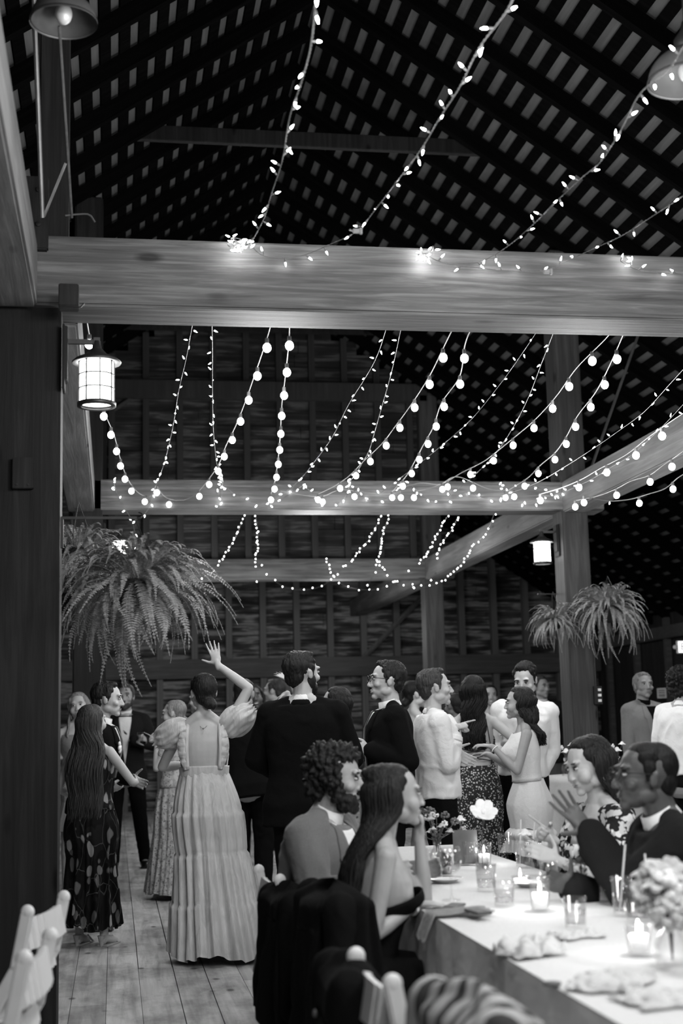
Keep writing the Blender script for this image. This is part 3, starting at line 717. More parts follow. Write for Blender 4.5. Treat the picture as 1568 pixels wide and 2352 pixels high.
def hand(bm, W, hd, pn, side, pose, k):
    hd = hd.normalized(); pn = (pn - hd * pn.dot(hd)).normalized(); lat = hd.cross(pn) * (1 if side > 0 else -1)
    M = Matrix((lat, hd, pn)).transposed()
    cone(bm, W - hd * .02 * k, W + hd * .02 * k, .0245 * k, .026 * k, 1, seg=10)
    ell(bm, W + hd * .05 * k + lat * .002 * k, (.039 * k, .05 * k, .0145 * k), M, 12, 10)
    ell(bm, W + hd * .075 * k, (.039 * k, .022 * k, .0125 * k), M, 12, 8)
    ell(bm, W + hd * .035 * k + lat * .022 * k + pn * .006 * k, (.017 * k, .03 * k, .014 * k), M, 10, 8)
    bends = POSES[pose]; fan = 7 if pose == 'open' else 2
    ends = []
    for i in range(4):
        Ls = [(.042, .026, .022), (.046, .03, .023), (.043, .028, .022), (.034, .021, .019)][i]
        p = W + hd * (.088 - (.006 if i == 3 else 0)) * k + lat * (.0305 - .0205 * i) * k
        fa = R((1.5 - i) * fan); base = hd * math.cos(fa) + lat * math.sin(fa); ang = 0; r = .0092 * k
        p0 = p - base * .02 * k
        for j in range(3):
            ang += R(bends[i][j]); d = base * math.cos(ang) + pn * math.sin(ang); q = p + d * Ls[j] * k
            cone(bm, p0 if j == 0 else p, q, r, r * .9, seg=8); p = q; r *= .9
        ends.append(p)
    tb = R(38 if pose in ('open', 'relax') else 20)
    d1 = (lat * math.sin(tb + .5) + hd * math.cos(tb + .5) + pn * .25).normalized(); p = W + hd * .022 * k + lat * .024 * k
    q = p + d1 * .042 * k; cone(bm, p, q, .0135 * k, .0115 * k, seg=8)
    cl = {'open': .0, 'relax': .15, 'fist': 1.2, 'grip': .7, 'pinch': .6, 'point': 1.0, 'half': .4}[pose]
    d2 = (d1 + pn * cl - lat * cl * .6 + hd * .3).normalized(); q2 = q + d2 * .032 * k; cone(bm, q, q2, .0112 * k, .0098 * k, seg=8)
    d3 = (d2 + pn * cl * .4 - lat * cl * .5).normalized(); cone(bm, q2, q2 + d3 * .024 * k, .0098 * k, .008 * k, seg=8)
PM = [(.76, .06, .06, 0), (.80, .150, .105, -.005), (.88, .170, .118, -.01), (.97, .158, .112, 0), (1.06, .145, .104, 0), (1.16, .156, .110, .003), (1.26, .172, .120, .006), (1.34, .176, .118, .002), (1.40, .160, .095, -.006), (1.44, .115, .072, -.012), (1.475, .066, .058, -.015)]
PF = [(.76, .06, .06, 0), (.80, .150, .105, -.008), (.88, .176, .122, -.014), (.97, .158, .108, -.004), (1.08, .122, .088, 0), (1.16, .128, .092, .004), (1.25, .142, .118, .018), (1.31, .144, .112, .014), (1.37, .138, .085, -.002), (1.42, .100, .064, -.012), (1.46, .056, .050, -.015)]
def prof(sex, z):
    T = PM if sex == 'm' else PF
    for a, b in zip(T, T[1:]):
        if z <= b[0]:
            t = max(0, (z - a[0]) / (b[0] - a[0])); t = t * t * (3 - 2 * t) * .3 + t * .7
            return [a[i] + (b[i] - a[i]) * t for i in (1, 2, 3)]
    return list(T[-1][1:])
class Body: pass
def wl(B, px, py, dd):
    """point seen at (px,py), dd metres farther than the person, in the person's own frame"""
    return B.inv @ P(px, py, B.d + dd)
def face_bits(B, hk, o):
    HM = B.HM; root = B.root; nm = o
    def put(name, parts, mat):
        bm = bmesh.new()
        for c, r in parts: ell(bm, (0, 0, 0), (1, 1, 1), None, 10, 8)
        bm.free(); bm = bmesh.new()
        for c, r in parts:
            m = HM @ Matrix.Translation(V(c) * hk) @ Matrix.Diagonal((r[0] * hk, r[1] * hk, r[2] * hk, 1))
            bmesh.ops.create_uvsphere(bm, u_segments=10, v_segments=8, radius=1, matrix=m)
        return obj(name, bm, mat, root, True)
    for s in (-1, 1):
        ey = put('eye', [((s * .031, .0795, .0115), (.0135, .009, .0062))], m_eyew)
        ir = put('iris', [((s * .031, .0865, .0112), (.0058, .004, .0056))], m_dark); ir.parent = ey
        el = put('eyelashes', [((s * .031, .0825, .0185), (.0155, .008, .0022))], B.mhair if not B.lash else m_dark); el.parent = ey
        put('eyebrow', [((s * .033, .0875, .0335), (.018, .006, .0034 * nm.get('brow', 1)))], B.mhair)
    if nm.get('smile'):
        put('teeth', [((0, .0835, -.0605), (.0205, .009, .0052))], m_teeth)
        put('lips', [((0, .0845, -.0535), (.0235, .009, .0026)), ((0, .083, -.0685), (.021, .009, .0034))], B.mlip)
    else:
        put('lips', [((0, .085, -.0565), (.0215, .0085, .0034)), ((0, .084, -.0645), (.0185, .0085, .0042))], B.mlip)
def head_prims(bm, B, hk, fem):
    HM = B.HM
    def e(c, r, u=20, v=14):
        m = HM @ Matrix.Translation(V(c) * hk) @ Matrix.Diagonal((r[0] * hk, r[1] * hk, r[2] * hk, 1))
        bmesh.ops.create_uvsphere(bm, u_segments=u, v_segments=v, radius=1, matrix=m)
    def t(a, b, ra, rb): cone(bm, HM @ (V(a) * hk), HM @ (V(b) * hk), ra * hk, rb * hk, seg=10)
    f = .93 if fem else 1
    e((0, -.015, .030), (.074, .095, .087)); e((0, .022, -.008), (.064, .066, .082))
    e((0, .034, -.062), (.050 * f, .046, .040)); e((0, .067, -.092), (.022 * f, .020, .018))
    t((0, .078, .022), (0, .104 - .004 * fem, -.026), .0085 - .001 * fem, .0115 - .002 * fem); e((-.012, .096, -.031), (.009, .011, .0075)); e((.012, .096, -.031), (.009, .011, .0075))
    for s in (-1, 1):
        (e((s * .040, .054, -.030), (.031, .028, .032)) if fem else e((s * .042, .058, -.022), (.025, .022, .02))); e((s * .032, .076 - .003 * fem, .034), (.024, .013, .009)); e((s * .048, .008, -.058), (.018, .036, .026))
        e((s * .075, -.008, -.006), (.009, .017, .026), 12, 10); e((s * .077, -.013, .010), (.009, .012, .014), 10, 8)
    e((0, .072, -.058), (.029, .018, .018))
def hair_noise(fr, amp):
    def f(c): return amp * (noise.noise(V((c.x * fr, c.y * fr, c.z * fr * .25))) + .5 * noise.noise(V((c.x * fr * 2.2, c.y * fr * 2.2, c.z * fr * .5))))
    return f
def curl_noise(amp):
    def f(c):
        v = noise.voronoi(c * 42.0)[0]; return amp * (1.1 - 2.1 * v[0]) + .4 * amp * noise.noise(c * 90)
    return f
def make_hair(B, hk, st, vox):
    HM = B.HM; bm = bmesh.new(); L = st.get('len', 0); sty = st['s']
    def e(c, r, u=20, v=14):
        m = HM @ Matrix.Translation(V(c) * hk) @ Matrix.Diagonal((r[0] * hk, r[1] * hk, r[2] * hk, 1))
        bmesh.ops.create_uvsphere(bm, u_segments=u, v_segments=v, radius=1, matrix=m)
    disp = hair_noise(120, .0035 * hk)
    if sty in ('short', 'fade'):
        q = .0 if sty == 'short' else -.008
        e((0, -.047, .042), (.079 + q, .083 + q, .085 + q)); e((0, -.066, -.012), (.066, .045, .062)); e((0, -.010, .090 + q), (.062, .064, .038)); [e((s * .056, .004, .064), (.021, .036, .030)) for s in (-1, 1)]
        for s in (-1, 1): e((s * .072, .004, .032), (.010, .024, .028)); e((s * .073, .012, .004), (.006, .008, .02))
        if sty == 'short': e((.010, .020, .106), (.044, .036, .020))
        disp = hair_noise(90, .006 * hk) if sty == 'short' else hair_noise(160, .002)
    elif sty == 'curly':
        e((0, -.048, .048), (.093, .096, .092)); e((0, -.075, -.02), (.082, .055, .072)); e((0, .004, .098), (.072, .070, .042))
        for s in (-1, 1): e((s * .08, -.012, .02), (.02, .048, .062))
        disp = curl_noise(.017 * hk)
    elif sty == 'bun':
        e((0, -.044, .040), (.0785, .082, .084)); e((0, -.062, -.016), (.064, .046, .064)); e((0, -.014, .088), (.062, .064, .035)); [e((s * .057, .004, .058), (.021, .034, .032)) for s in (-1, 1)]; e((.012, -.098, -.062), (.042, .034, .036)); e((.03, -.108, -.075), (.028, .026, .028))
        for s in (-1, 1): e((s * .070, .006, .02), (.010, .026, .04))
        disp = hair_noise(140, .0035)
    elif sty == 'halfup':
        e((0, -.046, .040), (.080, .080, .085)); e((0, -.062, -.02), (.070, .048, .07)); e((0, -.016, .088), (.063, .064, .036)); [e((s * .057, .0, .060), (.021, .034, .032)) for s in (-1, 1)]; e((0, -.085, .095), (.034, .034, .026)); e((0, -.105, .09), (.024, .03, .022))
        for s in (-1, 1): e((s * .070, -.012, .045), (.012, .036, .036))
    else:  # long
        e((0, -.046, .040), (.084, .084, .087)); e((0, -.062, -.02), (.076, .048, .07)); e((0, -.012, .088), (.066, .064, .040)); [e((s * .060, .008, .054), (.022, .034, .036)) for s in (-1, 1)]
        for s in (-1, 1):
            e((s * .076, -.012, .02), (.013, .034, .06)); e((s * .075, -.02, -.05), (.014, .032, .06))
    hair = finish_remesh('hair', bm, vox, 2, B.mhair, B.root, disp)
    if L:
        wav = st.get('wave', .004); n = int(st.get('n', 150) * 1.6); bm = bmesh.new(); rn = random.Random(int(B.px)); spread = st.get('spread', 1.0)
        nb = B.NB
        for i in range(n):
            a = R(rn.uniform(-112, 112)); lay = rn.uniform(.0, 1.0); ln = L * rn.uniform(.86, 1.0)
            sa, ca = math.sin(a), math.cos(a); o = .010 * lay
            h = [HM @ (V((.055 * sa, -.03 - .05 * ca, .098)) * hk), HM @ (V(((.084 + o) * sa, -.03 - (.095 + o) * ca, .03)) * hk), HM @ (V(((.082 + o) * sa, -.03 - (.09 + o) * ca, -.05)) * hk)]
            front = st.get('front', 0) and abs(a) > R(70)
            xs = sa * (.115 * spread)
            y2 = (.02 + .06 * lay) if front else (-.085 - .035 * ca - .012 * lay)
            z0 = nb.z - .02
            h.append(B.Q(V((xs * .9, y2 * .8 + nb.y * .2, z0)))); zend = B.topz - ln
            for t in (.33, .66, 1.0):
                z = z0 + (zend - z0) * t
                h.append(B.Q(V((xs * (1 - .18 * t) + rn.uniform(-.008, .008), y2 - (.03 * t if not front else -.03 * t) * (1 if z > 1.1 else .4), z))))
            pts, _ = spline(h, 16)
            ph = rn.uniform(0, 6); fr = st.get('freq', 1.1)
            pts = [p + V((math.sin(ph * .3 + i2 * fr) * wav, math.cos(ph * .3 + i2 * fr * .9) * wav, 0)) * min(1, i2 / 6) for i2, p in enumerate(pts)]
            r0 = rn.uniform(.0042, .0080); tube(bm, pts, [r0 * (.8 if i2 < 2 else 1) * (1 - .75 * max(0, (i2 - 9) / 6) ** 1.5) for i2 in range(16)], 5)
        obj('long_hair', bm, B.mhair, B.root, True)
    return hair
def cloth_disp(amp, fr=9, st=(1, 1, .45), seed=0):
    s = V((seed * 3.1, seed * 1.7, seed))
    def f(c):
        q = V((c.x * st[0], c.y * st[1], c.z * st[2])) * fr + s
        n1 = noise.noise(q + V((0, 0, noise.noise(q * .7) * 1.2))); n2 = noise.noise(q * 2.6)
        return amp * (1 - 2.2 * abs(n1)) * .8 + amp * .35 * n2
    return f
def person(px, ytop, d, face, sex, mats, label, lean=(0, 0), head=(0, 0, 0), rh=None, lh=None, rp='relax', lp='relax', rdir=None, ldir=None, rpn=None, lpn=None,
           relb=None, lelb=None, hair=None, look=None, vox=.0062, sit=None, seatz=.43, knee=None, foot=None, legs=True, wide=1.0, beard=0, glasses=False, H=None, cat='person', step=0, feet=None):
    B = Body(); B.px = px; B.d = d; B.sex = sex; fem = sex == 'f'
    g = ground(px, d); root = empty('person', g, -(YAW + R(face))); B.root = root; tag(root, label, cat)
    B.inv = (Matrix.Translation(g) @ Matrix.Rotation(-(YAW + R(face)), 4, 'Z')).inverted()
    topz = P(px, ytop, d).z if H is None else H
    B.mskin, B.mhair, B.mlip = mats['skin'], mats['hair'], mats['lip']; B.lash = mats.get('lash', 1)
    if sit is None: k = topz / 1.75; pz = .93 * k
    else: k = sit; pz = seatz + .09
    B.k = k; P0 = V((0, 0, pz)); off = pz - .93 * k; B.off = off
    RM = Matrix.Rotation(R(-lean[0]), 3, 'X') @ Matrix.Rotation(R(lean[1]), 3, 'Y'); B.RM = RM
    def Q(v): return P0 + RM @ (V(v) - P0)
    B.Q = Q; B.P0 = P0
    zz = lambda f: f * k + off
    B.zz = zz; B.topz = zz(1.75)
    B.NB = V((0, -.015 * k, zz(1.45)))
    hy, hp, ht = head
    hc = Q(V((0, .012 * k, zz(1.75 - .118 * 1.06))))
    B.HM = Matrix.Translation(hc) @ Matrix.Rotation(R(-hy), 4, 'Z') @ Matrix.Rotation(R(hp), 4, 'X') @ Matrix.Rotation(R(ht), 4, 'Y')
    hk = (k if not fem else k * .97) * 1.06
    B.hk = hk
    sw = (.168 if not fem else .148) * k * wide
    am = 1.0 if not fem else .8
    B.S = {1: Q(V((sw, -.012 * k, zz(1.398)))), -1: Q(V((-sw, -.012 * k, zz(1.398))))}
    B.E = {}; B.W = {}; B.sw = sw; B.am = am
    bm = bmesh.new()
    # trunk
    rings = []
    T = PM if not fem else PF
    B.T = T; B.wide = wide
    for (z, rx, ry, yc) in [(q, *prof(sex, q)) for q in np.linspace(.76, 1.475 if not fem else 1.46, 26)]:
        rr = []
        for i in range(28):
            a = 2 * math.pi * i / 28; ca, sa = math.cos(a), math.sin(a); e = 2 / 2.4
            rr.append(bm.verts.new(Q(V((rx * k * wide * math.copysign(abs(ca) ** e, ca), yc * k + ry * k * math.copysign(abs(sa) ** e, sa), zz(z))))))
        rings.append(rr)
    for a, b in zip(rings, rings[1:]):
        for i in range(28): bm.faces.new((a[i], a[(i + 1) % 28], b[(i + 1) % 28], b[i]))
    bm.faces.new(rings[0][::-1]); bm.faces.new(rings[-1])
    if fem:
        for s in (-1, 1): ell(bm, Q(V((s * .066 * k, .078 * k, zz(1.265)))), (.058 * k, .05 * k, .06 * k))
    nr = .056 if not fem else .045
    cone(bm, Q(V((0, -.02 * k, zz(1.40)))), hc - RM @ V((0, .022 * k, .06 * k)), nr * k * 1.15, nr * k * .97, seg=14)
    for s in (-1, 1): cone(bm, Q(V((s * .028 * k, -.028 * k, zz(1.475)))), B.S[s] + RM @ V((-s * .02 * k, 0, .004)), .042 * k, .046 * k * am)
    head_prims(bm, B, hk, fem)
    for s, tgt, pose, hdir, hpn, pole in ((1, rh, rp, rdir, rpn, relb), (-1, lh, lp, ldir, lpn, lelb)):
        if tgt is None: t = V((s * (sw + .07 * k), .06 * k, zz(.86)))
        elif len(tgt) == 4: t = V(tgt[:3])
        else: t = wl(B, *tgt)
        pl = V(pole) if pole else V((s * .35, -.6, -.7))
        E, W = ik(B.S[s], t, .285 * k, .25 * k, pl); B.E[s] = E; B.W[s] = W
        cone(bm, B.S[s] - V((s * .05 * k, 0, 0)), B.S[s], .05 * k * am, .052 * k * am)
        cone(bm, B.S[s], E, .052 * k * am, .039 * k * am); m_ = E.lerp(W, .28)
        cone(bm, E, m_, .038 * k * am, .041 * k * am); cone(bm, m_, W, .041 * k * am, .0265 * k * am)
        hd = V(hdir) if hdir else (W - E).normalized()
        pn = V(hpn) if hpn else V((-s, .15, 0))
        hand(bm, W, hd, pn, s, pose, k * (.98 if not fem else .88))
    # legs
    B.K = {}; B.A = {}; B.Hp = {}
    if legs:
        for s in (-1, 1):
            hip = V((s * .09 * k, 0, pz - .03 * k)); B.Hp[s] = hip
            if sit is None:
                ft = V((s * .10 * k + 0, step * s * .14 * k, .085 * k)) if feet is None else V(feet[0 if s < 0 else 1]); pl = V((0, 1, 0))
            else:
                ft = V((s * .12, .42, .09)) if foot is None else V(foot); ft.x *= 1; pl = V((s * .1, .6, 1))
                if foot is not None: ft.x = s * abs(foot[0])
            Kk, A = ik(hip, ft, (.425 if sit is None else .44) * k, (.395 if sit is None else .42) * k, pl); B.K[s] = Kk; B.A[s] = A
            q = .92 if fem else 1
            cone(bm, hip, Kk, .088 * k * q, .055 * k * q); m_ = Kk.lerp(A, .3)
            cone(bm, Kk, m_, .052 * k * q, .055 * k * q); cone(bm, m_ + V((0, -.008, 0)), A, .053 * k * q, .034 * k * q)
            heel = mats.get('heel', 0)
            ell(bm, A + V((0, -.012, -.035 * k)), (.032 * k, .04 * k, .04 * k)); cone(bm, A + V((0, .01, -.03 * k)), V((A.x + s * .012, A.y + .14 * k, A.z - .065 * k)), .034 * k, .028 * k, 1.15, seg=10)
    body = finish_remesh('body', bm, vox, 4 if fem else 3, mats['skin'], root); B.body = body
    if hair: make_hair(B, hk, hair, vox)
    if look is not None: face_bits(B, hk, look)
    if beard:
        bm = bmesh.new()
        for c, r in (((0, .040, -.075), (.054, .050, .042)), ((0, .066, -.098), (.030, .026, .026)), ((.056, .012, -.04), (.017, .032, .045)), ((-.056, .012, -.04), (.017, .032, .045)), ((0, .092, -.0435), (.026, .010, .0055))):
            m = B.HM @ Matrix.Translation(V(c) * hk) @ Matrix.Diagonal((r[0] * hk * (1 if beard < 2 else 1.1), r[1] * hk, r[2] * hk * (1 if beard < 2 else 1.2), 1)); bmesh.ops.create_uvsphere(bm, u_segments=16, v_segments=12, radius=1, matrix=m)
        finish_remesh('beard', bm, vox, 1, B.mhair, root, hair_noise(150, .003) if beard < 2 else curl_noise(.008))
    if glasses:
        bm = bmesh.new(); pts = lambda s: [B.HM @ (V((s * .033 + .024 * math.cos(t), .104 - abs(.024 * math.cos(t) + .0) * .12, .012 + .019 * math.sin(t))) * hk) for t in [2 * math.pi * i / 20 for i in range(21)]]
        for s in (-1, 1):
            tube(bm, pts(s), .0022 * hk, 5); tube(bm, [B.HM @ (V(q) * hk) for q in ((s * .057, .1, .016), (s * .074, .06, .016), (s * .081, -.01, .012))], .002 * hk, 5)
        tube(bm, [B.HM @ (V(q) * hk) for q in ((-.01, .105, .016), (.01, .105, .016))], .002 * hk, 5)
        obj('eyeglasses', bm, m_dark, root)
    return B
# ---------------------------------------------------------------- clothes
def trunk_bm(bm, B, e, z0, z1, flare=0.0, ring=28, top_in=0.0):
    k = B.k; rings = []; zs = np.linspace(z0, z1, 22)
    for z in zs:
        zc = min(max(z, .84 if z0 < .84 else z0), 1.475); rx, ry, yc = prof(B.sex, zc)
        if z < 1.0: rx = max(rx, .16 if B.sex == 'm' else rx); fl = flare * (1.0 - z) / .25
        else: fl = 0
        rx += e + fl; ry += e + fl * .8; rr = []
        for i in range(ring):
            a = 2 * math.pi * i / ring; ca, sa = math.cos(a), math.sin(a); q = 2 / 2.4
            rr.append(bm.verts.new(B.Q(V((rx * k * B.wide * math.copysign(abs(ca) ** q, ca), yc * k + ry * k * math.copysign(abs(sa) ** q, sa), B.zz(z))))))
        rings.append(rr)
    for a, b in zip(rings, rings[1:]):
        for i in range(ring): bm.faces.new((a[i], a[(i + 1) % ring], b[(i + 1) % ring], b[i]))
    bm.faces.new(rings[0][::-1]); bm.faces.new(rings[-1])
def sleeve(bm, B, s, r, upto):
    k = B.k; S, E, W = B.S[s], B.E[s], B.W[s]; am = B.am
    cone(bm, S - B.RM @ V((s * .07 * k, 0, -.0)), S + B.RM @ V((s * .004, 0, -.004)), r[0] * k * 1.05, r[0] * k * 1.02)
    f1 = min(upto, 1.0)
    cone(bm, S, S.lerp(E, f1), r[0] * k, (r[0] + (r[1] - r[0]) * f1) * k)
    if upto > 1:
        f2 = upto - 1; cone(bm, E, E.lerp(W, f2), r[1] * k, (r[1] + (r[2] - r[1]) * f2) * k, capr=True)
def conform(name, B, target, rows, off, mat, ncol=6, thick=.006):
    """strip laid on the chest: rows of (z, xl, xr) in the unleaned frame"""
    dg = bpy.context.evaluated_depsgraph_get(); dg.update()
    tr = BVHTree.FromPolygons([v.co for v in target.data.vertices], [p.vertices for p in target.data.polygons])
    bm = bmesh.new(); grid = []; k = B.k
    dr = B.RM @ V((0, -1, 0)); rr = []
    # refine rows
    R2 = []
    for a, b in zip(rows, rows[1:]):
        for t in (0, .25, .5, .75): R2.append([a[i] + (b[i] - a[i]) * t for i in range(3)])
    R2.append(rows[-1]); last = .06
    for z, xl, xr in R2:
        g = []
        for i in range(ncol + 1):
            x = xl + (xr - xl) * i / ncol; o = B.Q(V((x * k * 1.0, .215 * k, B.zz(z)))); h = tr.ray_cast(o, dr, 1.0)
            if h[0] is not None and (h[3] < .2): last = h[3]; p = h[0]
            else: p = o + dr * last
            g.append(p - dr * off)
        grid.append(g)
    f = [[bm.verts.new(p) for p in g] for g in grid]; b_ = [[bm.verts.new(p + dr * thick) for p in g] for g in grid]
    n, m = len(f), ncol + 1
    for i in range(n - 1):
        for j in range(m - 1):
            bm.faces.new((f[i][j], f[i][j + 1], f[i + 1][j + 1], f[i + 1][j])); bm.faces.new((b_[i][j], b_[i + 1][j], b_[i + 1][j + 1], b_[i][j + 1]))
    for i in range(n - 1):
        for j in (0, m - 1): bm.faces.new((f[i][j], f[i + 1][j], b_[i + 1][j], b_[i][j]))
    for j in range(m - 1):
        for i in (0, n - 1): bm.faces.new((f[i][j], f[i][j + 1], b_[i][j + 1], b_[i][j]))
    return obj(name, bm, mat, target if name in ('lapel', 'tie') else B.root, True)
def collar(B, mat, r=.062, h=.035, name='collar', tilt=-14, dz=0):
    k = B.k; bm = bmesh.new()
    lathe(bm, [(r * k * 1.12, -.012 * k), (r * k * 1.16, 0), (r * k * 1.0, h * k), (r * k * .93, h * k), (r * k * 1.0, 0)], 28, cap=False)
    c = B.Q(V((0, -.012 * k, B.zz(1.455) + dz)))
    bmesh.ops.transform(bm, matrix=Matrix.Translation(c) @ B.RM.to_4x4() @ Matrix.Rotation(R(tilt), 4, 'X') @ Matrix.Diagonal((1, 1.04, 1, 1)), verts=bm.verts)
    return obj(name, bm, mat, B.root, True)
def trousers(B, mat, amp=.006, name='trousers', r=(.102, .078, .068)):
    k = B.k; bm = bmesh.new(); sit = abs(B.K[1].z - B.Hp[1].z) < .2
    trunk_bm(bm, B, .012, .84, 1.04)
    for s in (-1, 1):
        hip, K, A = B.Hp[s], B.K[s], B.A[s]
        cone(bm, hip, K, r[0] * k, r[1] * k); cone(bm, K, A + V((0, 0, -.02)), r[1] * k, r[2] * k)
    ell(bm, V((0, 0, B.P0.z - .02)), (.15 * k, .12 * k, .12 * k))
    return finish_remesh(name, bm, .012, 4, mat, B.root, cloth_disp(amp, 10, (1, 1, .9), B.px))
def shoes(B, mat, heel=0.0):
    k = B.k
    for s in (-1, 1):
        A = B.A[s]; bm = bmesh.new(); z0 = A.z - .085 * k
        ell(bm, (A.x, A.y - .02 * k, A.z - .045 * k), (.042 * k, .055 * k, .04 * k)); cone(bm, (A.x, A.y, A.z - .045 * k), (A.x + s * .015, A.y + .15 * k, A.z - .062 * k), .043 * k, .03 * k, 1.2, seg=12)
        box(bm, (A.x + s * .006, A.y + .05 * k, A.z - .078 * k), (.085 * k, .26 * k, .018 * k))
        finish_remesh('shoe', bm, .008, 2, mat, B.root)
def jacket(B, mat, mats, front='tie', zb=.79, lapel=True, shirtmat=None, tiemat=None, vz=1.10, r=(.074, .064, .052), cuff=True, e=.03, amp=.0045, cmat=None):
    bm = bmesh.new(); trunk_bm(bm, B, e, zb, 1.445, flare=.03)
    for s in (-1, 1): sleeve(bm, B, s, r, 1.93)
    for s in (-1, 1): cone(bm, B.Q(V((s * .04 * B.k, -.018 * B.k, B.zz(1.462)))), B.S[s] + B.RM @ V((0, 0, .010 * B.k)), .046 * B.k, .062 * B.k)
    j = finish_remesh('jacket', bm, .0105, 4, mat, B.root, cloth_disp(amp, 8, (1, 1, .8), B.px))
    if front:
        sm = shirtmat or m_shirt
        conform('shirt_front', B, j, [(1.475, -.05, .05), (1.42, -.066, .066), (1.34, -.055, .055), (vz, -.004, .004)], .003, sm, 8)
        if lapel:
            for s in (-1, 1):
                rows = [(1.455, s * .06, s * .088), (1.40, s * .062, s * .112), (1.33, s * .052, s * .125), (1.31, s * .048, s * .105), (vz + .02, s * .004, s * .03), (vz - .02, s * .0, s * .008)]
                conform('lapel', B, j, rows, .009, mat, 4, .008)
        if front == 'tie':
            conform('tie', B, j, [(1.455, -.018, .018), (1.43, -.014, .014), (1.3, -.026, .026), (vz, -.03, .03)], .012, tiemat or m_tie, 4)
    collar(B, cmat or shirtmat or m_shirt, h=.048, dz=.004)
    collar(B, mat, r=.073, h=.028, name='jacket_collar', tilt=-16, dz=-.018)
    if cuff:
        for s in (-1, 1):
            E, W = B.E[s], B.W[s]; b2 = bmesh.new(); cone(b2, E.lerp(W, .9), E.lerp(W, .995), .038 * B.k, .036 * B.k, capr=False); obj('shirt_cuff', b2, cmat or shirtmat or m_shirt, B.root, True)
    return j
def shirt(B, mat, sl=1.95, r=(.070, .060, .044), zb=.93, e=.024, amp=.008, tie=None, col=True):
    bm = bmesh.new(); trunk_bm(bm, B, e, zb, 1.44)
    for s in (-1, 1): sleeve(bm, B, s, r, sl)
    for s in (-1, 1): cone(bm, B.Q(V((s * .04 * B.k, -.018 * B.k, B.zz(1.455)))), B.S[s] + B.RM @ V((0, 0, .006 * B.k)), .044 * B.k, .056 * B.k)
    j = finish_remesh('shirt', bm, .0095, 3, mat, B.root, cloth_disp(amp, 9, (1, 1, .7), B.px))
    if sl < 1.9:
        for s in (-1, 1):
            E, W = B.E[s], B.W[s]; f = sl - 1; b2 = bmesh.new(); cone(b2, E.lerp(W, f - .08), E.lerp(W, f + .06), (r[1] + .004) * B.k, (r[1] - .002) * B.k, capr=False); obj('rolled_cuff', b2, mat, B.root, True)
    if tie: conform('tie', B, j, [(1.445, -.018, .018), (1.42, -.013, .013), (1.25, -.026, .026), (1.02, -.036, .036), (.98, -.002, .002)], .006, tie, 4)
    if col: collar(B, mat)
    return j
def shell(name, B, mat, e, z0, z1, a0, a1, thick=.006, n=40, zt=None):
    """dress bodice: wraps the trunk from angle a0 to a1 (deg, 90 = front), zt(a) optional top edge"""
    k = B.k; bm = bmesh.new(); out = []; m = 14
    for i in range(n + 1):
        a = R(a0 + (a1 - a0) * i / n); ca, sa = math.cos(a), math.sin(a); q = 2 / 2.4; top = zt(math.degrees(a)) if zt else z1; col = []
        for j in range(m + 1):
            z = z0 + (top - z0) * j / m; rx, ry, yc = prof(B.sex, z)
            bust = .028 * max(0, sa) * math.exp(-((z - 1.265) / .06) ** 2) * (1 if B.sex == 'f' else 0)
            for t in (0, 1):
                rX, rY = rx + e + t * thick, ry + e + t * thick + bust
                col.append(bm.verts.new(B.Q(V((rX * k * B.wide * math.copysign(abs(ca) ** q, ca), yc * k + rY * k * math.copysign(abs(sa) ** q, sa), B.zz(z))))))
        out.append(col)
    full = abs(a1 - a0) >= 359.9
    for i in range(n):
        A_, B_ = out[i], out[i + 1]
        for j in range(m):
            for t in (0, 1): bm.faces.new((A_[2 * j + t], B_[2 * j + t], B_[2 * j + 2 + t], A_[2 * j + 2 + t]))
        for j in (0, m): bm.faces.new((A_[2 * j], B_[2 * j], B_[2 * j + 1], A_[2 * j + 1]))
    if not full:
        for c_ in (out[0], out[-1]):
            for j in range(m): bm.faces.new((c_[2 * j], c_[2 * j + 2], c_[2 * j + 3], c_[2 * j + 1]))
    bmesh.ops.remove_doubles(bm, verts=bm.verts, dist=1e-5)
    return obj(name, bm, mat, B.root, True)
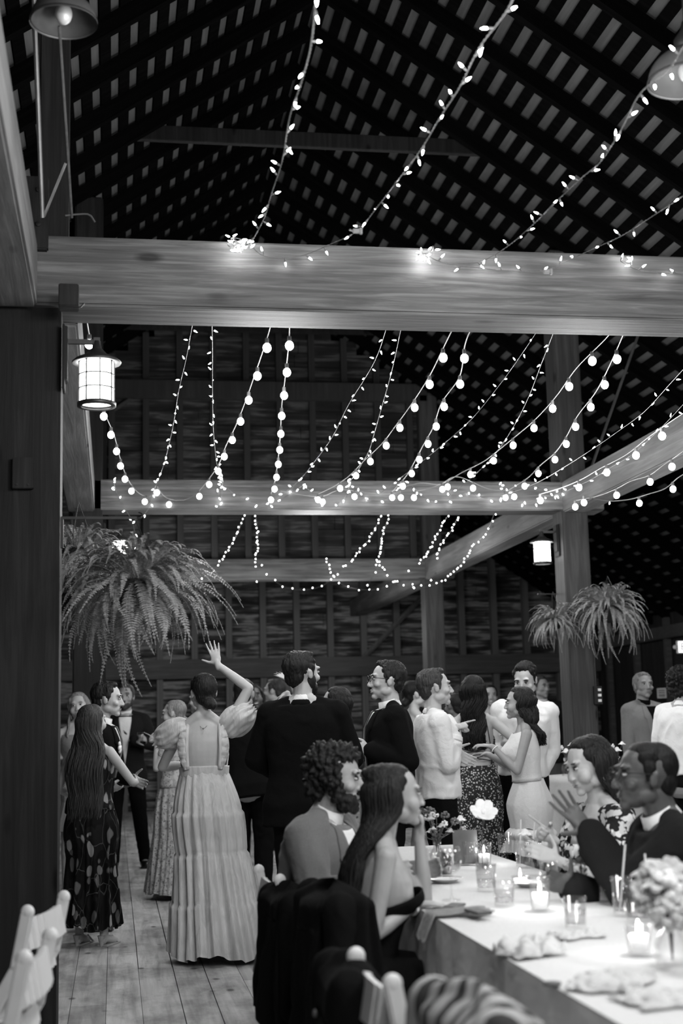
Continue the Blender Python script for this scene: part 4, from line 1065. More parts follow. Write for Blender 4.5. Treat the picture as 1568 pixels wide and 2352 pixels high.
def skirt(B, mat, z0, z1, r0, r1, ys=.75, pleats=22, amp=.02, tiers=(), name='skirt', y1=0.0, x1=0.0, hem=.01, curve=1.0, seed=1, hips=0.03, ys1=None, hs=2.2):
    k = B.k; bm = bmesh.new(); nr, ns = 60, 176; rn = random.Random(seed); ph = [rn.uniform(0, 6.28) for _ in range(8)]; rows = []
    for i in range(nr + 1):
        t = i / nr; z = z0 + (z1 - z0) * t; r = r0 + (r1 - r0) * t ** curve + hips * math.sin(min(t * hs, 1) * math.pi) ; A = amp * (.15 + .85 * t); y_ = ys + ((ys1 if ys1 else ys) - ys) * t
        for tt in tiers:
            if t > tt: r += .006; A += amp * .25 * math.exp(-(t - tt) * 9)
            if abs(t - tt) < .012: r -= .003
        row = []
        for s in range(ns):
            a = 2 * math.pi * s / ns; w1 = math.sin(a * pleats + ph[0] + 1.3 * math.sin(a * 3 + ph[1]) + t * 1.5 * math.sin(a * 2 + ph[3])); w2 = math.sin(a * (pleats * 2 + 3) + ph[2] + 2 * math.sin(a * 5 + t * 3)) * .35; w3 = math.sin(a * 5 + ph[4] + t * 2) * .7 * t + 1.6 * noise.noise(V((math.cos(a) * 4, math.sin(a) * 4, t * 1.3 + seed)))
            rr = r + A * (w1 + w2 + w3)
            zz_ = z * k + B.off + (hem * math.sin(a * 4 + ph[5]) + hem * .5 * w1) * t * t
            row.append(bm.verts.new((rr * math.cos(a) * k + x1 * t, (rr * math.sin(a)) * k * max(y_, .88 - .6 * abs(z - .88)) - .006 + y1 * t, max(zz_, .012))))
        rows.append(row)
    for a_, b_ in zip(rows, rows[1:]):
        for s in range(ns): bm.faces.new((a_[s], a_[(s + 1) % ns], b_[(s + 1) % ns], b_[s]))
    o = obj(name, bm, mat, B.root, True); return o
def bootheel(B, mat, h=.06):
    for s in (-1, 1):
        A = B.A[s]; bm = bmesh.new(); lathe(bm, [(.012, 0), (.016, h * .5), (.028, h + .01)], 10, (A.x, A.y - .03, A.z - .085 * B.k - 0))
        box(bm, (A.x + s * .008, A.y + .06, A.z - .08 * B.k), (.075, .2, .012), bev=.004)
        tube(bm, [(A.x - .038, A.y + .11, A.z - .07 * B.k), (A.x, A.y + .12, A.z - .03 * B.k), (A.x + .042, A.y + .11, A.z - .07 * B.k)], .007, 6)
        obj('shoe', bm, mat, B.root)
# ---------------------------------------------------------------- people's materials
m_eyew = plain('eye_white', .5, .3, var=.02, bump=0); m_dark = plain('dark_detail', .015, .5, var=.02, bump=0); m_teeth = plain('teeth', .75, .3, var=.02, bump=0)
def skin(name, g):
    m, nt, bs = newmat(name); bs.inputs['Roughness'].default_value = .5; bs.inputs['Specular IOR Level'].default_value = .35
    n = N(nt, 'ShaderNodeTexNoise', Scale=18.0, Detail=4.0); nt.links.new(coord(nt), n.inputs['Vector'])
    r = ramp(nt, [(.3, g * .93), (.7, g * 1.05)]); nt.links.new(n.outputs[0], r.inputs[0]); nt.links.new(r.outputs[0], bs.inputs['Base Color'])
    bs.inputs['Subsurface Weight'].default_value = .12; bs.inputs['Subsurface Radius'].default_value = (.01, .01, .01); bs.inputs['Subsurface Scale'].default_value = .5
    n2 = N(nt, 'ShaderNodeTexNoise', Scale=220.0); nt.links.new(coord(nt), n2.inputs['Vector']); addbump(nt, bs, n2.outputs[0], .08, .004)
    return m
def hairm(name, g):
    m, nt, bs = newmat(name); bs.inputs['Roughness'].default_value = .5; bs.inputs['Specular IOR Level'].default_value = .2
    n = N(nt, 'ShaderNodeTexNoise', Scale=1.0, Detail=4.0); nt.links.new(coord(nt, (170, 170, 9)), n.inputs['Vector'])
    r = ramp(nt, [(.3, g * .45), (.7, g * 1.5)]); nt.links.new(n.outputs[0], r.inputs[0]); nt.links.new(r.outputs[0], bs.inputs['Base Color'])
    addbump(nt, bs, n.outputs[0], .6, .01); return m
SK = skin('fair_skin', .42); SKT = skin('tan_skin', .30); SKB = skin('brown_skin', .13); SKD = skin('dark_skin', .075)
HB = hairm('black_hair', .006); HD = hairm('dark_brown_hair', .013); HM_ = hairm('brown_hair', .04); HL = hairm('blonde_hair', .20); HG = hairm('grey_hair', .22)
LF = plain('lips_fair', .2, .4, var=.05, bump=0); LD = plain('lips_dark', .05, .4, var=.05, bump=0)
m_shirt = fabric('white_shirt_cotton', .70, wr=16, wstr=.25, var=.03); m_suit = fabric('black_suit_wool', .006, wr=10, rough=1, sheen=0, wstr=.25); m_navy = fabric('dark_suit_wool', .014, wr=10, rough=1, sheen=0)
m_blazer = fabric('mid_grey_blazer', .13, wr=9); m_lblazer = fabric('light_grey_blazer', .24, wr=9); m_greyt = fabric('grey_trousers', .09, wr=9)
m_tie = fabric('dark_tie_silk', .05, rough=.5); m_gtie = fabric('grey_tie_silk', .12, rough=.5)
m_shoe = plain('black_shoe_leather', .012, .35, spec=.5); m_heels = plain('pale_shoe', .35, .4)
def silk():
    m, nt, bs = newmat('pale_silk_gown'); bs.inputs['Roughness'].default_value = .42; bs.inputs['Specular IOR Level'].default_value = .35; bs.inputs['Sheen Weight'].default_value = .3
    c = coord(nt, (14, 14, 3.2)); n = N(nt, 'ShaderNodeTexNoise', Scale=2.0, Detail=5.0, Distortion=.8); nt.links.new(c, n.inputs['Vector'])
    r = ramp(nt, [(.3, .40), (.7, .52)]); nt.links.new(n.outputs[0], r.inputs[0]); nt.links.new(r.outputs[0], bs.inputs['Base Color']); addbump(nt, bs, n.outputs[0], .3, .03); return m
m_silk = silk()
def pattern(name, base, motif, scale, thr, stretch=(1, 1, 1), noise_s=2.5, dist=.12, rough=.8, vines=False):
    m, nt, bs = newmat(name); bs.inputs['Roughness'].default_value = rough; bs.inputs['Specular IOR Level'].default_value = .15
    c = coord(nt, stretch); n = N(nt, 'ShaderNodeTexNoise', Scale=noise_s * 3, Detail=2.0); nt.links.new(c, n.inputs['Vector'])
    ma = N(nt, 'ShaderNodeVectorMath', operation='MULTIPLY_ADD'); ma.inputs[1].default_value = (dist,) * 3
    nt.links.new(n.outputs['Color'], ma.inputs[0]); nt.links.new(c, ma.inputs[2])
    v = N(nt, 'ShaderNodeTexVoronoi', Scale=float(scale)); nt.links.new(ma.outputs[0], v.inputs['Vector'])
    r = ramp(nt, [(thr - .03, motif), (thr + .03, base)]); nt.links.new(v.outputs['Distance'], r.inputs[0])
    # motifs differ in tone
    sep = nt.nodes.new('ShaderNodeSeparateColor'); nt.links.new(v.outputs['Color'], sep.inputs[0])
    rr = ramp(nt, [(.25, .12), (.8, 1.0)]); nt.links.new(sep.outputs[0], rr.inputs[0])
    mx = nt.nodes.new('ShaderNodeMix'); mx.data_type = 'RGBA'; mx.blend_type = 'MULTIPLY'; mx.inputs['Factor'].default_value = .8 if vines else .4
    nt.links.new(r.outputs[0], mx.inputs['A']); nt.links.new(rr.outputs[0], mx.inputs['B']); out = mx.outputs['Result']
    if vines:
        w2 = N(nt, 'ShaderNodeTexVoronoi', Scale=scale * .6, feature='DISTANCE_TO_EDGE'); nt.links.new(ma.outputs[0], w2.inputs['Vector'])
        r2 = ramp(nt, [(.006, .05), (.016, 0)]); nt.links.new(w2.outputs['Distance'], r2.inputs[0])
        ad = nt.nodes.new('ShaderNodeMix'); ad.data_type = 'RGBA'; ad.blend_type = 'ADD'; ad.inputs['Factor'].default_value = 1
        nt.links.new(out, ad.inputs['A']); nt.links.new(r2.outputs[0], ad.inputs['B']); out = ad.outputs['Result']
    nt.links.new(out, bs.inputs['Base Color'])
    n3 = N(nt, 'ShaderNodeTexNoise', Scale=12.0, Detail=3.0); nt.links.new(coord(nt), n3.inputs['Vector']); addbump(nt, bs, n3.outputs[0], .3, .03); return m
m_leafdress = pattern('black_dress_with_pale_leaves', .008, .30, 11, .34, (1.5, 1.2, .75), 2.0, .1, vines=True)
m_spot = pattern('speckled_skirt_print', .035, .62, 62, .36, (1, 1, 1), 8, .01)
m_bwfloral = pattern('black_and_white_floral_dress', .02, .75, 26, .5, (1, 1, 1), 7, .07)
m_lace = pattern('pale_lace', .50, .24, 42, .3, (1, 1, 1), 10, .03)
m_paleflo = pattern('pale_dress_with_small_flowers', .6, .2, 22, .22, (1, 1, 1), 4, .02)
m_whited = fabric('white_dress_crepe', .62, wr=20, wstr=.2, var=.06); m_blackd = fabric('black_dress_satin', .005, wr=8, rough=.9, sheen=0); m_greyd = fabric('grey_dress', .2)
m_pearl = plain('pearl_white', .8, .25, var=.02, bump=0, spec=.6)
MF = dict(skin=SK, hair=HM_, lip=LF); 
def mm(s, h, l=None): return dict(skin=s, hair=h, lip=l or (LD if s in (SKD,) else LF))
def dress_shoes(B): bootheel(B, m_heels)
# --- woman, long hair, black leaf print dress, seen from behind
B = person(212, 1618, 9.2, 18, 'f', mm(SK, HM_), 'woman from behind with very long hair in a long black leaf print dress', head=(22, 4, 6), rh=(312, 1797, .12), rp='half', relb=(.7, -.5, -.6), lh=(170, 1830, .15), hair=dict(s='long', len=.80, n=210, wave=.006, spread=1.15))
shell('bodice', B, m_leafdress, .012, .97, 1.41, -90, 270, zt=lambda a: 1.395)
skirt(B, m_leafdress, 1.04, .14, .150, .225, .78, 11, .022, (), hips=.035, hem=.02, x1=.0, seed=4)
bootheel(B, m_heels)
# --- man in dark suit, moustache, profile right
B = person(211, 1565, 9.95, 92, 'm', mm(SK, HD), 'man in profile with a moustache, dark suit and white boutonniere, beside the long haired woman', lean=(9, 0), head=(-2, -4, 0), rh=(250, 1800, .05), lh=(300, 1790, .1), hair=dict(s='short'), look={'brow': 1.3})
jacket(B, m_suit, None, vz=1.08); trousers(B, m_suit); shoes(B, m_shoe)
bm = bmesh.new(); m_ = B.HM @ Matrix.Translation(V((0, .096, -.043)) * B.hk) @ Matrix.Diagonal((.028 * B.hk, .009, .007, 1)); bmesh.ops.create_uvsphere(bm, u_segments=12, v_segments=8, radius=1, matrix=m_); obj('moustache', bm, B.mhair, B.root, True)
bm = bmesh.new(); q = B.Q(V((.085, .165, B.zz(1.30)))); 
for i in range(7): ell(bm, q + V((random.Random(i).uniform(-.02, .02), .0, random.Random(i + 9).uniform(-.03, .03))), (.016, .012, .018), u=8, v=6)
obj('boutonniere', bm, m_pearl, B.root, True)
# --- man far, open shirt, drink
B = person(288, 1572, 14.3, 172, 'm', mm(SKT, HM_), 'man facing the camera in an open white shirt and dark jacket holding a drink', head=(8, 2, 0), lh=(306, 1699, -.3), lp='grip', ldir=(-1, .15, .25), lpn=(0, -.6, -.5), lelb=(-.8, -.3, -.6), rh=(280, 1760, 0), hair=dict(s='short'), look={'brow': 1.3}, beard=1, vox=.0085, feet=((-.20, .02, .085), (.12, .0, .085)))
jacket(B, m_navy, None, front='open', vz=.98); trousers(B, m_suit, r=(.095, .07, .055)); shoes(B, m_shoe)
DRINK_MAN = B
# --- woman far left
B = person(180, 1590, 12.0, 165, 'f', mm(SK, HL), 'blonde woman facing the camera, peeking over the dark suit by the thick post', head=(12, 0, 8), lh=(146, 1740, -.1), hair=dict(s='long', len=.5, n=110, front=1, spread=.9), look={'smile': 1}, vox=.0085)
shell('bodice', B, m_greyd, .012, .97, 1.40, -90, 270, zt=lambda a: 1.38); skirt(B, m_greyd, 1.02, .55, .15, .25, .8, 14, .02); bootheel(B, m_heels)
# --- lace dress woman
B = person(400, 1608, 11.7, -78, 'f', mm(SK, HL), 'woman in a long pale lace dress pointing, half hidden behind the puff sleeve gown', head=(-6, -2, 0), lh=(360, 1703, -.12), lp='point', ldir=(.1, .9, .35), lelb=(-.3, -.1, -1), rh=(410, 1780, .2), hair=dict(s='bun'), look={'smile': 0, 'brow': 1}, vox=.0075)
shell('bodice', B, m_lace, .014, .97, 1.44, -90, 270, zt=lambda a: 1.43); skirt(B, m_lace, 1.02, .05, .155, .30, .85, 13, .02, hips=.02); bootheel(B, m_heels)
bm = bmesh.new()
for s in (-1, 1): sleeve(bm, B, s, (.056, .047, .04), .5)
finish_remesh('sleeve', bm, .011, 2, m_lace, B.root)
# --- gown woman
B = person(468, 1545, 8.6, -4, 'f', mm(SK, HD), 'woman from behind in a pale tiered puff sleeve gown with one arm raised', head=(-14, 3, -3), rh=(500, 1527, .08), rp='open', rdir=(-.25, .12, 1), rpn=(.1, 1, 0), relb=(1, -.1, .1), lh=(-.12, .30, 1.16, 1), lelb=(-.8, -.4, -.6), hair=dict(s='bun'), vox=.0055)
k = B.k
top = 1.235
shell('bodice', B, m_silk, .012, 1.09, top, -90, 270, zt=lambda a: 1.17 + .16 * max(0, math.sin(R(a))) ** .5)
bm = bmesh.new()   # waistband
ww = []
shell('waistband', B, m_silk, .022, 1.105, 1.165, -90, 270, thick=.008)
for s in (-1, 1):   # gathered strap and puff sleeve
    bm = bmesh.new(); pts = [B.Q(V((s * .100 * k, -.105 * k, B.zz(1.15)))), B.Q(V((s * .106 * k, -.108 * k, B.zz(1.27)))), B.Q(V((s * .104 * k, -.085 * k, B.zz(1.37)))), B.Q(V((s * .100 * k, -.03 * k, B.zz(1.432)))), B.Q(V((s * .098 * k, .05 * k, B.zz(1.40)))), B.Q(V((s * .1 * k, .12 * k, B.zz(1.28))))]
    tube(bm, spline(pts, 22)[0], .013, 8); obj('strap', bm, m_silk, B.root, True)
    bm = bmesh.new(); n1, n2 = 30, 60; rows = []; sp, _ = spline(pts, n1 + 1)
    S = B.S[s]; up = (B.E[s] - S).normalized(); hi = V((s * .06, 0, .05)) if s > 0 else V((s * .005, 0, -.02))
    puff = bmesh.new(); d0 = (V((s, 0, .25)) * .5 + up * .5).normalized(); c = S + d0 * .035 + hi * .45
    M_ = dirmat(d0, V((0, 1, 0))); nr = 26; ns = 90; rings = []
    for i in range(nr + 1):
        t = i / nr; ra = (.050 + .044 * math.sin(min(1, t * 1.12) * math.pi) ** .6) * k; L = (-.10 + .24 * t) * k
        ring = []
        for j in range(ns):
            a = 2 * math.pi * j / ns; rr = ra * (1 + .035 * math.sin(a * 13 + 2.2 * math.sin(t * 5 + a)) * (1.2 - t * .6) + .16 * noise.noise(V((math.cos(a) * 2.6, math.sin(a) * 2.6, t * 3 + s * 5))))
            ring.append(puff.verts.new(c + M_ @ V((rr * math.cos(a), rr * 1.05 * math.sin(a), L + .012 * math.sin(a * 9) * t))))
        rings.append(ring)
    for a_, b_ in zip(rings, rings[1:]):
        for j in range(ns): puff.faces.new((a_[j], a_[(j + 1) % ns], b_[(j + 1) % ns], b_[j]))
    obj('puff_sleeve', puff, m_silk, B.root, True)
    # flutter ruffle down the strap
    rf = bmesh.new(); ru = []
    for i, p in enumerate(sp[:17]):
        w_ = (.02 + .035 * math.sin(i / 16 * math.pi)) * k; wv = .012 * math.sin(i * 1.9)
        ru.append([rf.verts.new(p + V((0, -.008, 0))), rf.verts.new(p + V((s * w_, -.022 + wv, .0))), rf.verts.new(p + V((s * w_ * .9, -.012 + wv, -.004))), rf.verts.new(p + V((0, .004, 0)))])
    for a_, b_ in zip(ru, ru[1:]):
        for j in range(3): rf.faces.new((a_[j], a_[j + 1], b_[j + 1], b_[j]))
    obj('ruffle', rf, m_silk, B.root, True)
skirt(B, m_silk, 1.13, .045, .150, .275, .70, 20, .019, (.22, .45, .72), hem=.02, x1=.10, y1=-.10, ys1=.95, seed=7, curve=.9)
bm = bmesh.new(); c = B.Q(V((0, -.07, B.zz(1.40)))); ell(bm, c + V((-.0, -.03, 0)), (.005, .004, .005)); tube(bm, spline([B.Q(V((-.05 * k, -.02, B.zz(1.46)))), c + V((0, -.026, 0)), B.Q(V((.05 * k, -.02, B.zz(1.46))))], 12)[0], .0012, 4); obj('necklace', bm, m_steel, B.root)
# --- suit man behind gown, right
B = person(572, 1553, 11.3, 12, 'm', mm(SKT, HD), 'man in a dark suit from behind, squeezed between the gown and the tall groom', lean=(8, -6), head=(-8, 2, 0), lh=(-.2, .25, 1.0, 1), rh=(.2, .3, 1.05, 1), hair=dict(s='fade'), vox=.0085)
jacket(B, m_suit, None, front=None); trousers(B, m_suit); shoes(B, m_shoe)
B = person(462, 1577, 12.6, -50, 'm', mm(SK, HM_), 'dark suited man mostly hidden behind the head of the gown wearer', head=(-20, 0, 0), hair=dict(s='short'), vox=.0095)
jacket(B, m_suit, None, front=None); trousers(B, m_suit); shoes(B, m_shoe)
# --- woman dark skin, smiling
B = person(586, 1573, 13.6, 188, 'f', mm(SKD, HB), 'smiling dark skinned woman in a pale flowered dress dancing', head=(-14, 6, 10), rh=(560, 1690, -.2), lh=(618, 1680, -.2), lelb=(-.8, -.4, -.4), hair=dict(s='long', len=.33, n=90, front=1, wave=.008), look={'smile': 1}, vox=.0075)
shell('bodice', B, m_paleflo, .014, .97, 1.36, -90, 270, zt=lambda a: 1.36); skirt(B, m_paleflo, 1.03, .52, .15, .30, .85, 14, .022); bootheel(B, m_steel)
# --- small man behind
B = person(632, 1560, 16.0, -70, 'm', mm(SK, HM_), 'man with light brown hair far back under the raised hand', hair=dict(s='short'), look={}, vox=.01)
jacket(B, m_navy, None, front='tie'); trousers(B, m_suit); shoes(B, m_shoe)
# --- woman behind groom with raised arms
B = person(772, 1578, 9.7, -80, 'f', mm(SKT, HB), 'dark haired woman behind the groom with both hands raised toward his shoulder', head=(0, 4, 0), lh=(668, 1565, -.02), lp='open', ldir=(.3, .75, .45), lpn=(.4, .3, -.8), lelb=(-.2, .0, -1), rh=(652, 1592, .26), rp='relax', rdir=(0, .85, -.45), rpn=(0, -.5, -.8), relb=(.2, 0, -1), hair=dict(s='long', len=.50, n=140, wave=.008), vox=.0065)
shell('bodice', B, m_paleflo, .014, .97, 1.40, -90, 270, zt=lambda a: 1.38); skirt(B, m_paleflo, 1.02, .5, .15, .26, .8, 12, .02); bootheel(B, m_heels)
# --- groom from behind
B = person(697, 1497, 8.35, 10, 'm', mm(SK, HD), 'tall bearded man in a black suit seen from behind at the middle of the dance', head=(38, 0, 0), lh=(-.17, .24, 1.08, 1), rh=(.16, .30, 1.12, 1), lelb=(-.9, -.5, -.5), relb=(.7, -.5, -.6), hair=dict(s='short'), look={'brow': 1.2}, beard=1, wide=1.13, vox=.0062)
jacket(B, m_suit, None, front=None, r=(.078, .070, .055), e=.034, zb=.76); trousers(B, m_suit, r=(.108, .085, .075)); shoes(B, m_shoe)
# --- glasses man
B = person(893, 1518, 8.85, -98, 'm', mm(SK, HD), 'smiling man with glasses in profile, dark suit and tie, facing the groom', head=(-2, 2, 0), lh=(848, 1722, -.2), lp='half', ldir=(.1, .95, .2), lpn=(.8, 0, -.3), lelb=(-.3, -.8, -.5), rh=(845, 1735, .2), hair=dict(s='short'), look={'smile': 1, 'brow': 1.5}, glasses=True, vox=.0055)
jacket(B, m_suit, None, front='tie', vz=1.06, r=(.076, .068, .056), zb=.76); trousers(B, m_suit); shoes(B, m_shoe)
# --- small woman by glasses man
B = person(955, 1563, 12.2, 60, 'f', mm(SK, HB), 'dark haired woman whose face shows behind the white shirted man with rolled cuffs', head=(20, 0, 0), hair=dict(s='bun'), look={}, vox=.0085)
shell('bodice', B, m_blackd, .014, .97, 1.40, -90, 270, zt=lambda a: 1.38); skirt(B, m_blackd, 1.02, .5, .15, .26, .8, 12, .02); bootheel(B, m_heels)
# --- white shirt man
B = person(1000, 1537, 9.2, 82, 'm', mm(SK, HM_), 'man in profile in a rumpled white shirt with rolled cuffs and dark tie, gesturing', head=(2, 2, -2), rh=(1044, 1672, -.12), rp='point', rdir=(-.2, 1, .25), rpn=(-.3, -.2, -.9), relb=(.3, -.5, -1), lh=(1040, 1725, .18), lp='relax', ldir=(0, .8, -.5), hair=dict(s='short'), look={'brow': .9}, vox=.0055)
shirt(B, m_shirt, 1.72, (.072, .064, .056), zb=.90, e=.034, amp=.012, tie=m_tie); trousers(B, m_suit, r=(.108, .082, .072)); shoes(B, m_shoe)
E, W = B.E[1], B.W[1]; bm = bmesh.new(); cone(bm, E.lerp(W, .88), E.lerp(W, .94), .036, .035, capr=False); obj('wristwatch', bm, m_dark, B.root)
# --- laced back woman
B = person(1088, 1551, 10.35, 8, 'f', mm(SK, HB), 'woman from behind with long wavy black hair, laced open back and speckled skirt', head=(-12, 0, 0), rh=(1156, 1705, .05), rdir=(.2, .5, .6), rp='half', relb=(.8, -.5, -.6), lh=(1050, 1700, .1), lelb=(-.8, -.4, -.6), hair=dict(s='long', len=.56, n=190, wave=.016, freq=1.3, spread=.72), vox=.0065)
k = B.k
shell('bodice', B, m_spot, .012, 1.08, 1.36, -30, 210, zt=lambda a: 1.18 + .17 * max(0, math.sin(R(a))) ** .6)
skirt(B, m_spot, 1.075, .06, .145, .225, .80, 12, .022, (), hips=.035, seed=12)
bm = bmesh.new()
for i in range(3):
    z = 1.13 + .05 * i
    for s in (-1, 1):
        a0 = V((s * .115 * k, -.055 * k, B.zz(z + .03))); a1 = V((-s * .115 * k, -.055 * k, B.zz(z - .02))); tube(bm, spline([a0, V((s * .05 * k, -.108 * k, B.zz(z + .012))), V((-s * .05 * k, -.108 * k, B.zz(z - .006))), a1], 12)[0], .0035, 5)
for s in (-1, 1): tube(bm, spline([V((s * .125 * k, -.04 * k, B.zz(1.18))), V((s * .11 * k, -.085 * k, B.zz(1.32))), V((s * .09 * k, -.04 * k, B.zz(1.435))), V((s * .085 * k, .03 * k, B.zz(1.40)))], 16)[0], .0035, 5)
obj('back_laces', bm, m_dark, B.root)
# --- white dress woman
B = person(1206, 1577, 9.6, -90, 'f', mm(SKT, HD), 'woman in profile in a short white flounced dress with arms held out', lean=(3, 0), head=(0, 0, 0), lh=(1132, 1716, -.14), lp='relax', ldir=(0, 1, .25), lpn=(.2, 0, -1), lelb=(-.3, -.4, -1), rh=(1120, 1733, .16), rp='relax', rdir=(0, 1, .1), rpn=(-.2, 0, -1), relb=(.3, -.4, -1), hair=dict(s='long', len=.42, n=170, wave=.014, freq=1.4, spread=1.0), look={}, vox=.006)
k = B.k
shell('bodice', B, m_whited, .014, 1.05, 1.42, -90, 270, zt=lambda a: 1.425 - .02 * math.sin(R(a)))
skirt(B, m_whited, 1.07, .70, .136, .186, .80, 6, .004, (), hips=.036, hs=1.0, name='dress_skirt'); skirt(B, m_whited, .71, .53, .176, .245, .85, 10, .018, (), name='flounce', seed=5); bootheel(B, m_heels)
W, E = B.W[-1], B.E[-1]; bm = bmesh.new(); M_ = dirmat(W - E)
for i in range(18): a = i * math.pi / 9; ell(bm, E.lerp(W, .93) + M_ @ V((.026 * math.cos(a), .026 * math.sin(a), 0)), (.0045,) * 3, u=8, v=6)
obj('bracelet', bm, m_pearl, B.root, True)
# --- white shirt man behind
B = person(1196, 1523, 10.7, 192, 'm', mm(SK, HB), 'dark haired man in a white shirt smiling down behind the white dress', lean=(3, -4), head=(12, -22, 0), lh=(1236, 1790, -.1), rh=(1160, 1750, -.2), hair=dict(s='short'), look={'smile': 1, 'brow': 1.4}, vox=.0068)
shirt(B, m_shirt, 1.9, (.078, .066, .05), amp=.009); trousers(B, m_suit); shoes(B, m_shoe)
B = person(1246, 1553, 17.0, 178, 'm', mm(SKT, HM_), 'heavy set man in a dark jacket, striped tie and grey trousers by the lantern post', head=(-30, 0, 0), wide=1.15, hair=dict(s='short'), look={}, vox=.0095)
jacket(B, m_navy, None, front='tie', tiemat=m_gtie, vz=.95); trousers(B, m_greyt, r=(.11, .09, .08)); shoes(B, m_shoe)
B = person(1128, 1573, 16.5, 180, 'f', mm(SKT, HB), 'small far figure whose face shows between the laced back and the white shirted dancer', hair=dict(s='bun'), look={'smile': 1}, vox=.0105)
shell('bodice', B, m_greyd, .014, .97, 1.42, -90, 270); skirt(B, m_greyd, 1.02, .1, .15, .26, .8, 12, .02)
B = person(1046, 1592, 13.0, -40, 'f', mm(SKB, HD), 'woman in a flowered top glimpsed between the gesturing man and the laced back', head=(0, 0, 0), hair=dict(s='bun'), look={}, vox=.0095)
shell('bodice', B, m_bwfloral, .014, .97, 1.44, -90, 270); skirt(B, m_bwfloral, 1.02, .3, .15, .26, .8, 12, .02)
# --- grey blazer man
B = person(1480, 1545, 13.6, 150, 'm', mm(SKT, HG), 'grey haired man in a light grey blazer and dark shirt standing near the exit sign', head=(18, 4, 0), wide=1.08, hair=dict(s='short'), look={'brow': 1}, vox=.0075)
jacket(B, m_lblazer, None, front='open', shirtmat=m_suit, cmat=m_suit, vz=.96, cuff=False, amp=.002); trousers(B, m_suit); shoes(B, m_shoe)
B = person(1562, 1532, 10.6, 48, 'm', mm(SKT, HB), 'dark curly haired man in a white shirt seen from behind at the frame edge', lean=(6, 0), head=(10, 4, 0), rh=(.2, .3, 1.1, 1), lh=(-.2, .3, 1.1, 1), hair=dict(s='curly'), look={}, vox=.0075)
shirt(B, m_shirt, 1.7, (.082, .07, .055), amp=.012, e=.034); trousers(B, m_suit); shoes(B, m_shoe)
# ---------------------------------------------------------------- seated
B = person(690, 1705, 5.6, 114, 'm', mm(SKT, HD), 'seated man with curly hair and full beard in a grey blazer at the long table', sit=.965, lean=(13, 0), head=(-10, -6, 0), rh=(.16, .38, .80, 1), lh=(-.1, .46, .80, 1), relb=(.6, -.5, -.6), hair=dict(s='curly'), look={'brow': 1.4}, beard=2, vox=.0055, foot=(.12, .46, .085))
S1 = B; jacket(B, m_blazer, None, front='open', vz=1.0, r=(.080, .070, .055), e=.032, zb=.80, amp=.009); trousers(B, m_suit); shoes(B, m_shoe)
B = person(822, 1762, 4.85, 84, 'f', mm(SKT, HD), 'seated woman in a strapless black dress with long half up hair, hand at her mouth', sit=.90, lean=(11, 0), head=(0, 0, 2), rh=(952, 2078, -.12), rp='relax', rdir=(.1, 1, .05), rpn=(0, .1, -1), relb=(.4, -.5, -1), lh=(962, 1920, .12), lp='grip', ldir=(.1, .15, 1), lpn=(.1, -1, .1), lelb=(-.1, .1, -1), hair=dict(s='halfup', len=.62, n=230, wave=.007, spread=.95), look={}, vox=.005, foot=(.1, .44, .085))
S2 = B; shell('bodice', B, m_blackd, .012, .98, 1.28, -90, 270, thick=.006, zt=lambda a: 1.215 + .085 * max(0, math.sin(R(a))))
bm = bmesh.new(); trunk_bm(bm, B, .02, .84, 1.04)
for s in (-1, 1): cone(bm, B.Hp[s], B.K[s] + V((0, .02, 0)), .115, .10)
cone(bm, V((0, .05, B.P0.z - .02)), (B.K[1] + B.K[-1]) / 2 + V((0, .02, 0)), .12, .10)
cone(bm, (B.K[1] + B.K[-1]) / 2, (B.A[1] + B.A[-1]) / 2 + V((0, .0, .25)), .11, .10, 1.5)
finish_remesh('dress_skirt', bm, .012, 5, m_blackd, B.root, cloth_disp(.008, 8, (1, 1, .8), 3)); bootheel(B, m_shoe)
W, E = B.W[1], B.E[1]; bm = bmesh.new(); cone(bm, E.lerp(W, .9), E.lerp(W, .96), .030, .029, capr=False); obj('bracelet', bm, m_pearl, B.root)
B = person(1392, 1690, 5.9, -112, 'f', mm(SK, HD), 'seated dark haired woman in a black and white floral dress, looking down and talking', sit=.97, lean=(8, 0), head=(-2, -14, 4), rh=(1268, 1928, -.1), rp='point', rdir=(0, .8, .5), relb=(.5, .1, -1), lh=(-.12, .34, .82, 1), hair=dict(s='long', len=.40, n=170, wave=.006, spread=.9), look={'brow': 1.1}, vox=.005, foot=(.1, .44, .085))
S3 = B; shell('bodice', B, m_bwfloral, .014, .92, 1.40, -90, 270, zt=lambda a: 1.385 - .07 * max(0, math.sin(R(a))))
bm = bmesh.new()
for s in (-1, 1): sleeve(bm, B, s, (.062, .058, .05), .98)
finish_remesh('sleeve', bm, .011, 2, m_bwfloral, B.root, cloth_disp(.006))
bm = bmesh.new(); trunk_bm(bm, B, .02, .84, 1.04)
for s in (-1, 1): cone(bm, B.Hp[s], B.K[s] + V((0, .02, 0)), .115, .10)
cone(bm, V((0, .05, B.P0.z - .02)), (B.K[1] + B.K[-1]) / 2 + V((0, .02, 0)), .12, .10)
finish_remesh('dress_skirt', bm, .012, 5, m_bwfloral, B.root, cloth_disp(.008, 8, (1, 1, .8), 3)); bootheel(B, m_shoe)
bm = bmesh.new()
for s in (-1, 1): tube(bm, spline([B.HM @ (V((s * .085, -.01, -.038)) * B.hk), B.HM @ (V((s * .09, -.002, -.055)) * B.hk), B.HM @ (V((s * .085, -.012, -.068)) * B.hk), B.HM @ (V((s * .082, -.02, -.05)) * B.hk)], 14)[0], .0018, 5)
obj('earring', bm, m_steel, B.root)
